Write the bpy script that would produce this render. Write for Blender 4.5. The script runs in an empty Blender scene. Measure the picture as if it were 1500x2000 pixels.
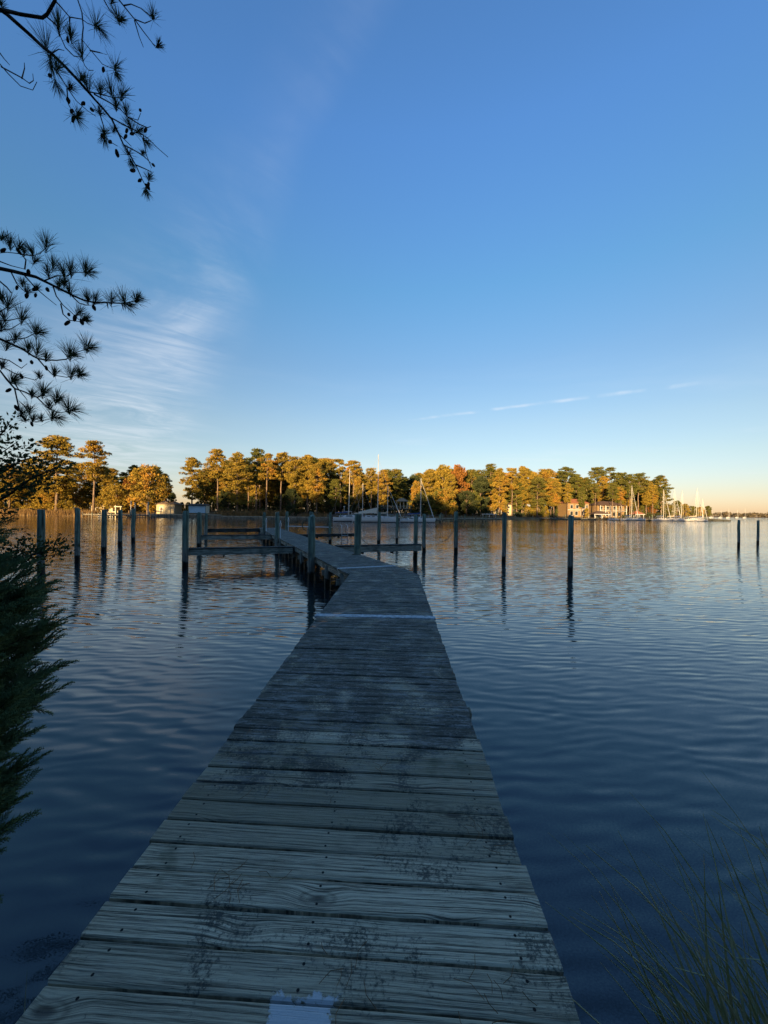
import bpy, math, random
import numpy as np
from mathutils import Vector, Matrix

random.seed(7); rng = np.random.default_rng(11)
S = bpy.context.scene
C = S.collection
R = math.radians

# ------------------------------------------------------------------ camera
CAM_H = 2.48; ROLL = 0.0123; DECK = 0.85
cam = bpy.data.cameras.new('camera'); cam.sensor_fit = 'HORIZONTAL'; cam.sensor_width = 36; cam.lens = 18.0
cam.clip_start = 0.05; cam.clip_end = 9000
co = bpy.data.objects.new('camera', cam); C.objects.link(co)
co.location = (0, 0, CAM_H)
co.rotation_euler = (Matrix.Rotation(R(90), 3, 'X') @ Matrix.Rotation(ROLL, 3, 'Z')).to_euler()
S.camera = co

# ------------------------------------------------------------------ sun and sky
SUN_EL = R(5.6); SUN_AZ = R(180 + 20)          # azimuth clockwise from +Y: behind the viewer, a little to the left
sdir = Vector((math.sin(SUN_AZ) * math.cos(SUN_EL), math.cos(SUN_AZ) * math.cos(SUN_EL), math.sin(SUN_EL)))
sl = bpy.data.lights.new('sun', 'SUN'); sl.energy = 5.0; sl.angle = R(0.6); sl.color = (1.0, 0.66, 0.30)
so = bpy.data.objects.new('sun', sl); C.objects.link(so)
so.rotation_euler = sdir.to_track_quat('Z', 'Y').to_euler(); so.location = sdir * 200
S.view_settings.view_transform = 'Standard'; S.view_settings.look = 'None'
S.view_settings.exposure = 1.66; S.view_settings.gamma = 1.0
SKY = 0.142

class NT:
    """small helper for node trees"""
    def __init__(s, tree): s.t = tree; s.n = tree.nodes; s.l = tree.links
    def node(s, typ, **kw):
        n = s.n.new(typ)
        for k, v in kw.items(): setattr(n, k, v)
        return n
    def put(s, sock, v):
        if hasattr(v, 'is_output'): s.l.new(v, sock)
        else:
            try: sock.default_value = v
            except Exception: sock.default_value = (*v, 1) if len(v) == 3 else v[:3]
    def m(s, op, a, b=0.0, c=0.0, clamp=False):
        n = s.node('ShaderNodeMath', operation=op); n.use_clamp = clamp
        for i, v in enumerate((a, b, c)): s.put(n.inputs[i], v)
        return n.outputs[0]
    def v(s, op, a, b=(0, 0, 0)):
        n = s.node('ShaderNodeVectorMath', operation=op); s.put(n.inputs[0], a)
        if op == 'SCALE': s.put(n.inputs['Scale'], b)
        else: s.put(n.inputs[1], b)
        return n.outputs[0]
    def xyz(s, x, y, z):
        n = s.node('ShaderNodeCombineXYZ')
        for i, v in enumerate((x, y, z)): s.put(n.inputs[i], v)
        return n.outputs[0]
    def sep(s, v):
        n = s.node('ShaderNodeSeparateXYZ'); s.put(n.inputs[0], v); return n.outputs
    def noise(s, vec, scale=1.0, detail=3.0, rough=0.5, dist=0.0, col=False):
        n = s.node('ShaderNodeTexNoise'); s.put(n.inputs['Vector'], vec)
        for k, v in (('Scale', scale), ('Detail', detail), ('Roughness', rough), ('Distortion', dist)): s.put(n.inputs[k], v)
        return n.outputs['Color' if col else 'Fac']
    def ramp(s, v, a, b, lo=0.0, hi=1.0):
        n = s.node('ShaderNodeMapRange'); n.interpolation_type = 'SMOOTHSTEP'
        for i, q in enumerate((v, a, b, lo, hi)): s.put(n.inputs[i], q)
        return n.outputs[0]
    def mix(s, f, a, b, blend='MIX'):
        n = s.node('ShaderNodeMix', data_type='RGBA', blend_type=blend)
        s.put(n.inputs[0], f); s.put(n.inputs[6], a); s.put(n.inputs[7], b)
        return n.outputs[2]

W = bpy.data.worlds.new('World'); S.world = W; W.use_nodes = True
W.node_tree.nodes.clear(); w = NT(W.node_tree)
sky = w.node('ShaderNodeTexSky', sky_type='NISHITA'); sky.sun_disc = False
sky.sun_elevation = SUN_EL; sky.sun_rotation = SUN_AZ
sky.altitude = 0; sky.air_density = 1.0; sky.dust_density = 0.3; sky.ozone_density = 2.0
wd = w.sep(w.node('ShaderNodeTexCoord').outputs['Generated'])
zz = w.m('MAXIMUM', wd[2], 0.02)
cx = w.m('DIVIDE', wd[0], zz); cy = w.m('DIVIDE', wd[1], zz)           # the cirrus sheet, one unit overhead
cl = w.xyz(cx, cy, 0.0)
# long cirrus band drifting away to the left
bt = w.m('ADD', w.m('MULTIPLY', w.m('ADD', cx, 0.29), -0.62), w.m('MULTIPLY', w.m('SUBTRACT', cy, 1.03), 0.78))
bd = w.m('ADD', w.m('MULTIPLY', w.m('ADD', cx, 0.29), 0.78), w.m('MULTIPLY', w.m('SUBTRACT', cy, 1.03), 0.62))
wob = w.m('MULTIPLY', w.m('SUBTRACT', w.noise(cl, 0.9, 2.0), 0.5), 0.9)
btp = w.m('MAXIMUM', bt, 0.0)
bw = w.m('ADD', 0.07, w.m('MULTIPLY', btp, 0.19))
rel = w.m('DIVIDE', w.m('ADD', bd, w.m('MULTIPLY', wob, w.m('ADD', 0.12, w.m('MULTIPLY', btp, 0.25)))), bw)
edge = w.m('MULTIPLY', w.ramp(rel, -2.2, 0.2), w.ramp(rel, 1.3, -0.1))
fib = w.noise(w.xyz(w.m('MULTIPLY', bd, 1.6), w.m('MULTIPLY', bt, 6.0), 0.0), 1.0, 6.0, 0.6, 1.2)
fib2 = w.noise(cl, 1.3, 5.0, 0.6, 0.8)
band = w.m('MULTIPLY', edge, w.m('MULTIPLY', w.ramp(fib, 0.05, 0.85), w.ramp(fib2, 0.3, 0.66)))
band = w.m('MULTIPLY', band, w.ramp(bt, -0.1, 2.0, 0.08, 0.56))
# a thin broken trail
ct = w.m('ADD', w.m('MULTIPLY', w.m('SUBTRACT', cx, 0.38), 0.855), w.m('MULTIPLY', w.m('SUBTRACT', cy, 4.1), -0.517))
cd = w.m('ADD', w.m('MULTIPLY', w.m('SUBTRACT', cx, 0.38), 0.517), w.m('MULTIPLY', w.m('SUBTRACT', cy, 4.1), 0.855))
cdw = w.m('ABSOLUTE', w.m('ADD', cd, w.m('MULTIPLY', w.m('SUBTRACT', w.noise(cl, 4.0, 3.0), 0.5), 0.10)))
trail = w.m('MULTIPLY', w.ramp(cdw, 0.085, 0.0), w.ramp(w.noise(w.xyz(w.m('MULTIPLY', ct, 2.6), 0.0, 3.0), 1.0, 4.0), 0.40, 0.66))
trail = w.m('MULTIPLY', trail, w.m('MULTIPLY', w.ramp(ct, -0.3, 0.1), w.ramp(ct, 2.5, 2.1)))
# thin veils low down everywhere
veil = w.m('MULTIPLY', w.ramp(w.noise(w.xyz(w.m('MULTIPLY', cx, 0.35), w.m('MULTIPLY', cy, 0.55), 5.0), 1.0, 5.0, 0.55, 0.5), 0.54, 0.78), w.ramp(wd[2], 0.02, 0.12))
veil = w.m('MULTIPLY', veil, w.ramp(wd[2], 0.40, 0.15, 0.0, 0.22))
cmask = w.m('ADD', w.m('ADD', band, w.m('MULTIPLY', trail, 0.42)), veil, clamp=True)
# the air's own colour by height above the horizon, the same all the way round
ar = w.node('ShaderNodeValToRGB'); w.put(ar.inputs[0], wd[2]); cr_ = ar.color_ramp
stops = [(0.0, (.90, .84, 1.35)), (.05, (.93, .84, 1.10)), (.13, (1.02, .90, .96)), (.21, (1.05, .95, .98)), (.35, (.92, 1.0, 1.12)), (.50, (.81, 1.15, 1.36)), (.70, (.88, 1.28, 1.80))]
while len(cr_.elements) < len(stops): cr_.elements.new(0.5)
for e_, (p_, c_) in zip(cr_.elements, stops): e_.position = p_; e_.color = (*[q / 1.8 for q in c_], 1)
skyc = w.mix(1.0, sky.outputs[0], ar.outputs[0], 'MULTIPLY')
colr = w.mix(cmask, skyc, (2.05, 2.15, 2.3, 1))
bg = w.node('ShaderNodeBackground'); w.put(bg.inputs[0], colr); bg.inputs[1].default_value = SKY
w.l.new(bg.outputs[0], w.node('ShaderNodeOutputWorld').inputs[0])

# ------------------------------------------------------------------ geometry helpers
def ray(px, py):
    """direction through a point of the 1500 x 2000 photograph (y forward = 1)"""
    u = (px - 750) / 750; v = (1000 - py) / 750; c, s = math.cos(ROLL), math.sin(ROLL)
    return (u * c - v * s, 1.0, u * s + v * c)
def at(px, py, Y):
    d = ray(px, py); return Vector((d[0] * Y, Y, CAM_H + d[2] * Y))
def xat(px, Y, py=1000): return ray(px, py)[0] * Y
def zat(px, py, Y): return CAM_H + ray(px, py)[2] * Y

class MB:
    def __init__(s): s.v = []; s.f = []
    def add(s, vs, fs):
        o = len(s.v); s.v += [tuple(p) for p in vs]; s.f += [tuple(i + o for i in f) for f in fs]; return s
    def box(s, c, size, rz=0.0, taper=1.0):
        a, b, h = size[0] / 2, size[1] / 2, size[2] / 2; cr, sr = math.cos(rz), math.sin(rz); vs = []
        for z, k in ((-h, 1), (h, taper)):
            for x, y in ((-a, -b), (a, -b), (a, b), (-a, b)):
                vs.append((c[0] + (x * cr - y * sr) * k, c[1] + (x * sr + y * cr) * k, c[2] + z))
        return s.add(vs, [(3, 2, 1, 0), (4, 5, 6, 7), (0, 1, 5, 4), (1, 2, 6, 5), (2, 3, 7, 6), (3, 0, 4, 7)])
    def beam(s, a, b, wd, ht):
        """rectangular bar from a to b (centre line), width across, height up"""
        a, b = Vector(a), Vector(b); d = (b - a).normalized()
        side = d.cross(Vector((0, 0, 1))).normalized() if abs(d.z) < 0.99 else Vector((1, 0, 0))
        up = side.cross(d); vs = []
        for p in (a, b):
            for i, j in ((-1, -1), (1, -1), (1, 1), (-1, 1)): vs.append(p + side * (i * wd / 2) + up * (j * ht / 2))
        return s.add(vs, [(0, 1, 2, 3), (7, 6, 5, 4), (0, 4, 5, 1), (1, 5, 6, 2), (2, 6, 7, 3), (3, 7, 4, 0)])
    def tube(s, pts, rad, n=6, cap=True, jit=0.0):
        pts = [Vector(p) for p in pts]; k = len(pts)
        if not hasattr(rad, '__len__'): rad = [rad] * k
        vs = []; prev = None
        for i, p in enumerate(pts):
            t = (pts[min(i + 1, k - 1)] - pts[max(i - 1, 0)]).normalized()
            if prev is None: a = t.orthogonal().normalized()
            else:
                a = prev - t * prev.dot(t)
                a = a.normalized() if a.length > 1e-6 else t.orthogonal().normalized()
            prev = a; b = t.cross(a)
            for j in range(n):
                q = 2 * math.pi * j / n; r = rad[i] * (1 + random.uniform(-jit, jit))
                vs.append(p + (a * math.cos(q) + b * math.sin(q)) * r)
        fs = [(i * n + j, i * n + (j + 1) % n, (i + 1) * n + (j + 1) % n, (i + 1) * n + j) for i in range(k - 1) for j in range(n)]
        if cap: fs += [tuple(range(n - 1, -1, -1)), tuple((k - 1) * n + j for j in range(n))]
        return s.add(vs, fs)
    def prism(s, poly, z0, z1):
        n = len(poly)
        return s.add([(x, y, z0) for x, y in poly] + [(x, y, z1) for x, y in poly],
                     [tuple(range(n - 1, -1, -1)), tuple(range(n, 2 * n))] + [(i, (i + 1) % n, n + (i + 1) % n, n + i) for i in range(n)])
    def mesh(s, name, smooth=False):
        me = bpy.data.meshes.new(name); me.from_pydata(s.v, [], s.f)
        if smooth: me.polygons.foreach_set('use_smooth', [True] * len(me.polygons))
        return me
    def build(s, name, mat, parent=None, smooth=False):
        return obj(name, s.mesh(name, smooth), mat, parent)

def obj(name, me, mat=None, parent=None, loc=None):
    o = bpy.data.objects.new(name, me); C.objects.link(o)
    if mat is not None and len(me.materials) == 0: me.materials.append(mat)
    if parent is not None: o.parent = parent
    if loc is not None: o.location = loc
    return o
def tris(name, V, F, smooth=False):
    me = bpy.data.meshes.new(name); V = np.asarray(V, dtype=np.float32); F = np.asarray(F, dtype=np.int32)
    k = F.shape[1]
    me.vertices.add(len(V)); me.vertices.foreach_set('co', V.ravel())
    me.loops.add(F.size); me.loops.foreach_set('vertex_index', F.ravel())
    me.polygons.add(len(F)); me.polygons.foreach_set('loop_start', np.arange(0, F.size, k, dtype=np.int32))
    if smooth: me.polygons.foreach_set('use_smooth', np.ones(len(F), dtype=bool))
    me.update(calc_edges=True); return me
def tag(o, label=None, cat=None, group=None, kind=None):
    for k, v in (('label', label), ('category', cat), ('group', group), ('kind', kind)):
        if v: o[k] = v
    return o
def thing(name, loc, label, cat, group=None, rz=0.0):
    o = bpy.data.objects.new(name, None); C.objects.link(o); o.location = loc; o.rotation_euler = (0, 0, rz)
    o.empty_display_size = 0.3
    return tag(o, label, cat, group)
def copy_tree(o, parent=None):
    c = o.copy(); C.objects.link(c); c.parent = parent
    for ch in list(o.children): copy_tree(ch, c)
    return c

# ------------------------------------------------------------------ materials
def mat(name):
    m = bpy.data.materials.new(name); m.use_nodes = True; m.node_tree.nodes.clear(); n = NT(m.node_tree)
    out = n.node('ShaderNodeOutputMaterial'); return m, n, out
def principled(n, out, col, rough=0.8, spec=0.3, normal=None, metal=0.0):
    b = n.node('ShaderNodeBsdfPrincipled'); n.put(b.inputs['Base Color'], col); n.put(b.inputs['Roughness'], rough)
    n.put(b.inputs['Specular IOR Level'], spec); b.inputs['Metallic'].default_value = metal
    if normal is not None: n.put(b.inputs['Normal'], normal)
    n.l.new(b.outputs[0], out.inputs[0]); return b
def bump(n, h, dist=0.01, strength=1.0):
    b = n.node('ShaderNodeBump'); n.put(b.inputs['Height'], h); b.inputs['Distance'].default_value = dist; b.inputs['Strength'].default_value = strength
    return b.outputs[0]
def simple(name, col, rough=0.7, spec=0.3, var=0.25, scale=3.0, metal=0.0):
    m, n, out = mat(name); pos = n.node('ShaderNodeNewGeometry').outputs['Position']
    f = n.noise(pos, scale, 4.0, 0.6)
    c2 = tuple(x * (1 - var) for x in col[:3]) + (1,); c1 = tuple(min(1, x * (1 + var)) for x in col[:3]) + (1,)
    principled(n, out, n.mix(n.ramp(f, 0.3, 0.7), c2, c1), rough, spec, None, metal); return m

def wood_planks():
    m, n, out = mat('weathered_deck_wood')
    tc = n.node('ShaderNodeTexCoord').outputs['Object']; rnd = n.node('ShaderNodeObjectInfo').outputs['Random']
    pos = n.node('ShaderNodeNewGeometry').outputs['Position']; P = n.sep(pos); L = n.sep(tc)
    seed = n.m('MULTIPLY', rnd, 61.7)
    # knots: sparse cells that bend the grain round them
    kv = n.node('ShaderNodeTexVoronoi'); kv.voronoi_dimensions = '3D'
    n.put(kv.inputs['Vector'], n.xyz(n.m('MULTIPLY', L[0], 1.9), n.m('MULTIPLY', L[1], 4.5), seed)); kv.inputs['Scale'].default_value = 1.0
    kd = kv.outputs['Distance']
    knot = n.ramp(kd, 0.34, 0.0)
    warp = n.m('MULTIPLY', n.m('SUBTRACT', n.noise(n.xyz(n.m('MULTIPLY', L[0], 1.3), n.m('MULTIPLY', L[1], 5.0), seed), 1.0, 3.0), 0.5), 0.030)
    gy = n.m('ADD', n.m('ADD', L[1], warp), n.m('MULTIPLY', knot, 0.032))
    grain = n.noise(n.xyz(n.m('MULTIPLY', L[0], 1.5), n.m('MULTIPLY', gy, n.m('ADD', 90.0, n.m('MULTIPLY', rnd, 90.0))), seed), 1.0, 5.0, 0.7)
    ring = n.m('SINE', n.m('MULTIPLY', n.m('ADD', gy, n.m('MULTIPLY', L[0], 0.012)), 330.0))
    fine = n.noise(n.xyz(n.m('MULTIPLY', L[0], 9.0), n.m('MULTIPLY', gy, 420.0), seed), 1.0, 3.0, 0.7)
    g = n.m('ADD', n.m('MULTIPLY', grain, 0.62), n.m('ADD', n.m('MULTIPLY', ring, 0.025), n.m('MULTIPLY', fine, 0.42)))
    light = n.mix(n.ramp(rnd, 0.0, 1.0), (0.27, 0.235, 0.155, 1), (0.65, 0.545, 0.375, 1))
    base = n.mix(n.ramp(g, n.m('ADD', 0.32, n.m('MULTIPLY', rnd, 0.09)), 0.62), (0.060, 0.055, 0.038, 1), light)
    crack = n.ramp(n.noise(n.xyz(n.m('MULTIPLY', L[0], 0.7), n.m('MULTIPLY', gy, 30.0), n.m('ADD', seed, 9.0)), 1.0, 2.0, 0.5), 0.335, 0.30)
    base = n.mix(n.m('MULTIPLY', crack, 0.85), base, (0.018, 0.018, 0.017, 1))
    base = n.mix(n.m('MULTIPLY', n.m('ADD', n.ramp(kd, 0.12, 0.05), n.m('MULTIPLY', n.ramp(n.m('ABSOLUTE', n.m('SUBTRACT', n.m('ADD', kd, n.m('MULTIPLY', fine, 0.08)), 0.19)), 0.035, 0.0), 0.45)), 0.85), base, (0.045, 0.038, 0.03, 1))
    # grime and lichen: older boards away from the bank are nearly black with a pale crust
    far = n.ramp(n.m('ADD', P[1], n.m('MULTIPLY', n.m('SUBTRACT', n.noise(pos, 1.1, 3.0), 0.5), 1.6)), 2.0, 3.1)
    blot = n.noise(pos, 2.3, 5.0, 0.62, 0.4); speck = n.noise(pos, 62.0, 5.0, 0.75)
    dmask = n.ramp(n.m('ADD', n.m('MULTIPLY', blot, 0.62), n.m('MULTIPLY', speck, 0.42)), n.m('SUBTRACT', 0.560, n.m('MULTIPLY', far, 0.17)), n.m('SUBTRACT', 0.64, n.m('MULTIPLY', far, 0.13)))
    grime = n.mix(speck, (0.018, 0.022, 0.019, 1), (0.046, 0.050, 0.045, 1))
    base = n.mix(n.m('MULTIPLY', dmask, 0.86), base, grime)
    st1 = n.noise(n.xyz(n.m('MULTIPLY', L[0], 4.0), n.m('MULTIPLY', L[1], 20.0), n.m('ADD', seed, 3.0)), 1.0, 4.0, 0.65)
    st2 = n.noise(n.xyz(n.m('MULTIPLY', L[0], 16.0), n.m('MULTIPLY', L[1], 85.0), n.m('ADD', seed, 5.0)), 1.0, 4.0, 0.7)
    crust = n.ramp(n.m('ADD', n.m('ADD', n.m('MULTIPLY', st1, 0.40), n.m('MULTIPLY', st2, 0.35)), n.m('MULTIPLY', speck, 0.25)), 0.47, 0.60)
    base = n.mix(n.m('MULTIPLY', crust, n.m('ADD', n.m('MULTIPLY', far, 0.52), 0.10)), base, (0.33, 0.325, 0.30, 1))
    moss = n.ramp(n.noise(n.v('ADD', pos, (3, 8, 2)), 3.1, 4.0, 0.6), 0.60, 0.74)
    base = n.mix(n.m('MULTIPLY', moss, 0.5), base, (0.045, 0.058, 0.026, 1))
    # nail heads over the three stringers
    nx = n.m('SUBTRACT', n.m('ABSOLUTE', L[0]), 0.76); ny = n.m('SUBTRACT', n.m('ABSOLUTE', L[1]), 0.038)
    nd = n.m('MINIMUM', n.m('ADD', n.m('POWER', nx, 2.0), n.m('POWER', ny, 2.0)), n.m('ADD', n.m('POWER', n.m('ADD', L[0], 0.03), 2.0), n.m('POWER', ny, 2.0)))
    base = n.mix(n.ramp(nd, 0.000045, 0.00002), base, (0.015, 0.013, 0.012, 1))
    # spilt white paint near the bank end
    pd = n.m('MAXIMUM', n.m('ABSOLUTE', n.m('DIVIDE', n.m('ADD', P[0], 0.255), 0.105)), n.m('ABSOLUTE', n.m('DIVIDE', n.m('SUBTRACT', P[1], 1.165), 0.125)))
    pmask = n.ramp(n.m('ADD', pd, n.m('MULTIPLY', n.m('SUBTRACT', n.noise(pos, 13.0, 6.0, 0.75), 0.5), 1.7)), 1.02, 0.9)
    base = n.mix(n.m('MULTIPLY', pmask, n.ramp(g, 0.30, 0.42, 0.35, 1.0)), base, (0.50, 0.51, 0.51, 1))
    h = n.m('SUBTRACT', n.m('ADD', n.m('MULTIPLY', g, 0.7), n.m('MULTIPLY', speck, 0.3)), n.m('MULTIPLY', crack, 0.9))
    principled(n, out, base, 0.82, 0.25, bump(n, h, 0.006, 0.9)); return m

def wood_dark(name, c1, c2, vert=False, scale=1.0):
    m, n, out = mat(name); pos = n.node('ShaderNodeTexCoord').outputs['Object']; p = n.sep(pos)
    q = n.xyz(n.m('MULTIPLY', p[0], 14.0), n.m('MULTIPLY', p[1], 14.0), n.m('MULTIPLY', p[2], 1.2)) if vert else n.xyz(n.m('MULTIPLY', p[0], 2.5), n.m('MULTIPLY', p[1], 2.5), n.m('MULTIPLY', p[2], 40.0))
    g = n.noise(q, scale, 5.0, 0.65); bl = n.noise(n.node('ShaderNodeNewGeometry').outputs['Position'], 2.2, 4.0)
    c = n.mix(n.ramp(g, 0.35, 0.66), c1, c2); c = n.mix(n.ramp(bl, 0.45, 0.7, 0, 0.6), c, tuple(x * 0.4 for x in c1[:3]) + (1,))
    principled(n, out, c, 0.85, 0.2, bump(n, g, 0.008, 0.8)); return m

def piling_mat():
    m, n, out = mat('green_treated_piling'); geo = n.node('ShaderNodeNewGeometry'); P = n.sep(geo.outputs['Position'])
    tc = n.sep(n.node('ShaderNodeTexCoord').outputs['Object']); rnd = n.node('ShaderNodeObjectInfo').outputs['Random']
    q = n.xyz(n.m('MULTIPLY', tc[0], 16.0), n.m('MULTIPLY', tc[1], 16.0), n.m('ADD', n.m('MULTIPLY', tc[2], 1.0), n.m('MULTIPLY', rnd, 40.0)))
    g = n.noise(q, 1.0, 5.0, 0.65)
    crack = n.ramp(n.noise(n.xyz(n.m('MULTIPLY', tc[0], 26.0), n.m('MULTIPLY', tc[1], 26.0), n.m('ADD', n.m('MULTIPLY', tc[2], 0.55), n.m('MULTIPLY', rnd, 20.0))), 1.0, 2.0), 0.36, 0.31)
    green = n.mix(n.ramp(g, 0.33, 0.68), (0.055, 0.080, 0.060, 1), (0.230, 0.290, 0.220, 1))
    grey = n.mix(n.ramp(g, 0.33, 0.68), (0.10, 0.092, 0.076, 1), (0.33, 0.30, 0.25, 1))
    wn = n.m('MULTIPLY', n.m('SUBTRACT', n.noise(geo.outputs['Position'], 5.0, 4.0), 0.5), 0.35)
    zz = n.m('ADD', P[2], wn)
    c = n.mix(n.ramp(zz, 0.5, 1.1), grey, green)
    c = n.mix(n.ramp(n.noise(geo.outputs['Position'], 2.6, 3.0), 0.5, 0.72, 0.0, 0.55), c, (0.06, 0.066, 0.06, 1))
    c = n.mix(n.m('MULTIPLY', crack, 0.85), c, (0.012, 0.014, 0.012, 1))
    c = n.mix(n.ramp(zz, 0.34, 0.27), c, (0.011, 0.013, 0.011, 1))
    h = n.m('SUBTRACT', g, n.m('MULTIPLY', crack, 1.2))
    principled(n, out, c, n.ramp(zz, 0.2, 0.34, 0.35, 0.85), 0.25, bump(n, h, 0.012, 0.9)); return m

def leaf_mat(name, c1, c2, c3=None, trans=0.3, scale=0.5, rough=0.6):
    m, n, out = mat(name); pos = n.node('ShaderNodeNewGeometry').outputs['Position']; rnd = n.node('ShaderNodeObjectInfo').outputs['Random']
    f = n.ramp(n.noise(pos, scale, 4.0, 0.7), 0.32, 0.68); c = n.mix(f, c1, c2)
    if c3: c = n.mix(n.m('MULTIPLY', n.ramp(n.noise(n.v('ADD', pos, (31, 17, 5)), scale * 0.5, 3.0), 0.45, 0.7), n.ramp(rnd, 0.2, 0.9)), c, c3)
    d = n.node('ShaderNodeBsdfDiffuse'); n.put(d.inputs[0], c); t = n.node('ShaderNodeBsdfTranslucent'); n.put(t.inputs[0], c)
    mx = n.node('ShaderNodeMixShader'); mx.inputs[0].default_value = trans; n.l.new(d.outputs[0], mx.inputs[1]); n.l.new(t.outputs[0], mx.inputs[2])
    n.l.new(mx.outputs[0], out.inputs[0]); return m

def water_mat():
    m, n, out = mat('creek_water'); pos = n.node('ShaderNodeNewGeometry').outputs['Position']; P = n.sep(pos)
    # wind ripples: long low crests lying across the view, slightly skewed; slope fields, not heights
    def rot(a):
        c, s = math.cos(a), math.sin(a)
        return n.m('ADD', n.m('MULTIPLY', P[0], c), n.m('MULTIPLY', P[1], s)), n.m('SUBTRACT', n.m('MULTIPLY', P[1], c), n.m('MULTIPLY', P[0], s))
    x1, y1 = rot(-0.10); x2, y2 = rot(0.13); x3, y3 = rot(-0.32)
    big = n.noise(n.xyz(n.m('MULTIPLY', P[0], 0.5), n.m('MULTIPLY', P[1], 0.9), 8.0), 1.0, 3.0, 0.5)
    def train(x, y, lam, wx, wy, k, z):      # a train of ripples whose crests wander and fade
        ph = n.noise(n.xyz(n.m('MULTIPLY', x, wx), n.m('MULTIPLY', y, wy), z), 1.0, 2.0, 0.55)
        amp = n.ramp(n.noise(n.xyz(n.m('MULTIPLY', x, wx * 1.1), n.m('MULTIPLY', y, wy * 0.9), z + 20.0), 1.0, 2.0), 0.30, 0.70, 0.15, 1.0)
        return n.m('MULTIPLY', n.m('SINE', n.m('ADD', n.m('MULTIPLY', y, 6.283 / lam), n.m('MULTIPLY', ph, k))), amp)
    a = train(x1, y1, 0.22, 0.75, 1.4, 16.0, 1.0); b = train(x2, y2, 0.16, 1.1, 2.0, 14.0, 5.0); c = train(x3, y3, 0.46, 0.4, 0.8, 12.0, 9.0)
    f = n.noise(n.xyz(n.m('MULTIPLY', x1, 3.0), n.m('MULTIPLY', y1, 9.0), 4.0), 1.0, 2.0, 0.5, 0.2)
    f2 = n.noise(n.xyz(n.m('MULTIPLY', x1, 70.0), n.m('MULTIPLY', y1, 110.0), 6.0), 1.0, 3.0, 0.6, 0.3)
    chop = n.ramp(P[1], 2.6, 9.0, 0.36, 0.10)      # fine chop where the shallows meet the bank
    d = n.noise(n.xyz(n.m('MULTIPLY', x2, 1.8), n.m('MULTIPLY', y1, 3.4), 12.0), 1.0, 2.0, 0.5)
    calm = n.ramp(n.noise(n.xyz(n.m('MULTIPLY', P[0], 0.035), n.m('MULTIPLY', P[1], 0.10), 2.0), 1.0, 3.0), 0.32, 0.66, 0.6, 1.1)
    s = lambda f, k: n.m('MULTIPLY', n.m('SUBTRACT', f, 0.5), k)
    sy = n.m('ADD', n.m('ADD', n.m('MULTIPLY', a, 0.080), n.m('MULTIPLY', b, 0.062)), n.m('ADD', n.m('MULTIPLY', c, 0.036), n.m('ADD', n.m('ADD', s(f, 0.10), s(f2, chop)), s(big, 0.05))))
    sy = n.m('MULTIPLY', sy, calm)
    sx = n.m('MULTIPLY', n.m('ADD', n.m('ADD', s(d, 0.10), s(f2, chop)), n.m('MULTIPLY', c, -0.010)), calm)
    nv = n.node('ShaderNodeVectorMath', operation='NORMALIZE'); n.put(nv.inputs[0], n.xyz(n.m('MULTIPLY', sx, -1.0), n.m('MULTIPLY', sy, -1.0), 1.0))
    b_ = principled(n, out, (0.008, 0.018, 0.021, 1), 0.04, 0.5, nv.outputs[0]); b_.inputs['IOR'].default_value = 1.62
    return m

def ground_mat(name, cols, scale):
    m, n, out = mat(name); pos = n.node('ShaderNodeNewGeometry').outputs['Position']
    f = n.noise(pos, scale, 5.0, 0.65); g = n.noise(pos, scale * 9, 4.0, 0.7)
    c = n.mix(n.ramp(f, 0.35, 0.65), cols[0], cols[1]); c = n.mix(n.ramp(g, 0.5, 0.75), c, cols[2])
    principled(n, out, c, 0.95, 0.1, bump(n, g, 0.05, 0.6)); return m

M = {}
M['plank'] = wood_planks()
M['white_plank'] = simple('white_painted_board', (0.40, 0.42, 0.43), 0.7, 0.3, 0.4, 14.0)
M['frame'] = wood_dark('old_frame_timber', (0.13, 0.12, 0.095, 1), (0.50, 0.455, 0.36, 1))
M['frame_dark'] = wood_dark('dark_frame_timber', (0.018, 0.02, 0.018, 1), (0.085, 0.088, 0.08, 1))
M['piling'] = piling_mat()
M['water'] = water_mat()
M['bark'] = wood_dark('pine_bark', (0.07, 0.048, 0.034, 1), (0.26, 0.19, 0.14, 1), True, 0.6)
M['bark_dark'] = wood_dark('dark_twig_bark', (0.018, 0.014, 0.012, 1), (0.06, 0.048, 0.04, 1), True)
M['pine'] = leaf_mat('pine_foliage', (0.070, 0.085, 0.024, 1), (0.165, 0.160, 0.040, 1), (0.22, 0.155, 0.036, 1), 0.28)
M['golden'] = leaf_mat('autumn_and_sunlit_foliage', (0.175, 0.145, 0.030, 1), (0.35, 0.243, 0.046, 1), (0.40, 0.212, 0.042, 1), 0.30)  # the pines' sunlit gold is put into this colour; autumn leaves share it
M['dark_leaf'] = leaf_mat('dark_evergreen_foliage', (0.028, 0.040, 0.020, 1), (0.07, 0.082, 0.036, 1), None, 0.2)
M['rust'] = leaf_mat('rust_foliage', (0.20, 0.085, 0.028, 1), (0.32, 0.16, 0.04, 1), None, 0.3)
M['needle'] = leaf_mat('near_pine_needles', (0.030, 0.050, 0.026, 1), (0.065, 0.09, 0.042, 1), None, 0.25, 4.0)
M['cedar'] = leaf_mat('cedar_foliage', (0.085, 0.13, 0.06, 1), (0.17, 0.23, 0.10, 1), None, 0.2, 5.0)
M['holly'] = leaf_mat('small_glossy_leaves', (0.035, 0.055, 0.024, 1), (0.085, 0.105, 0.045, 1), None, 0.2, 5.0)
M['cone'] = simple('pine_cone_brown', (0.035, 0.024, 0.018), 0.9, 0.1, 0.4, 40)
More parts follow.
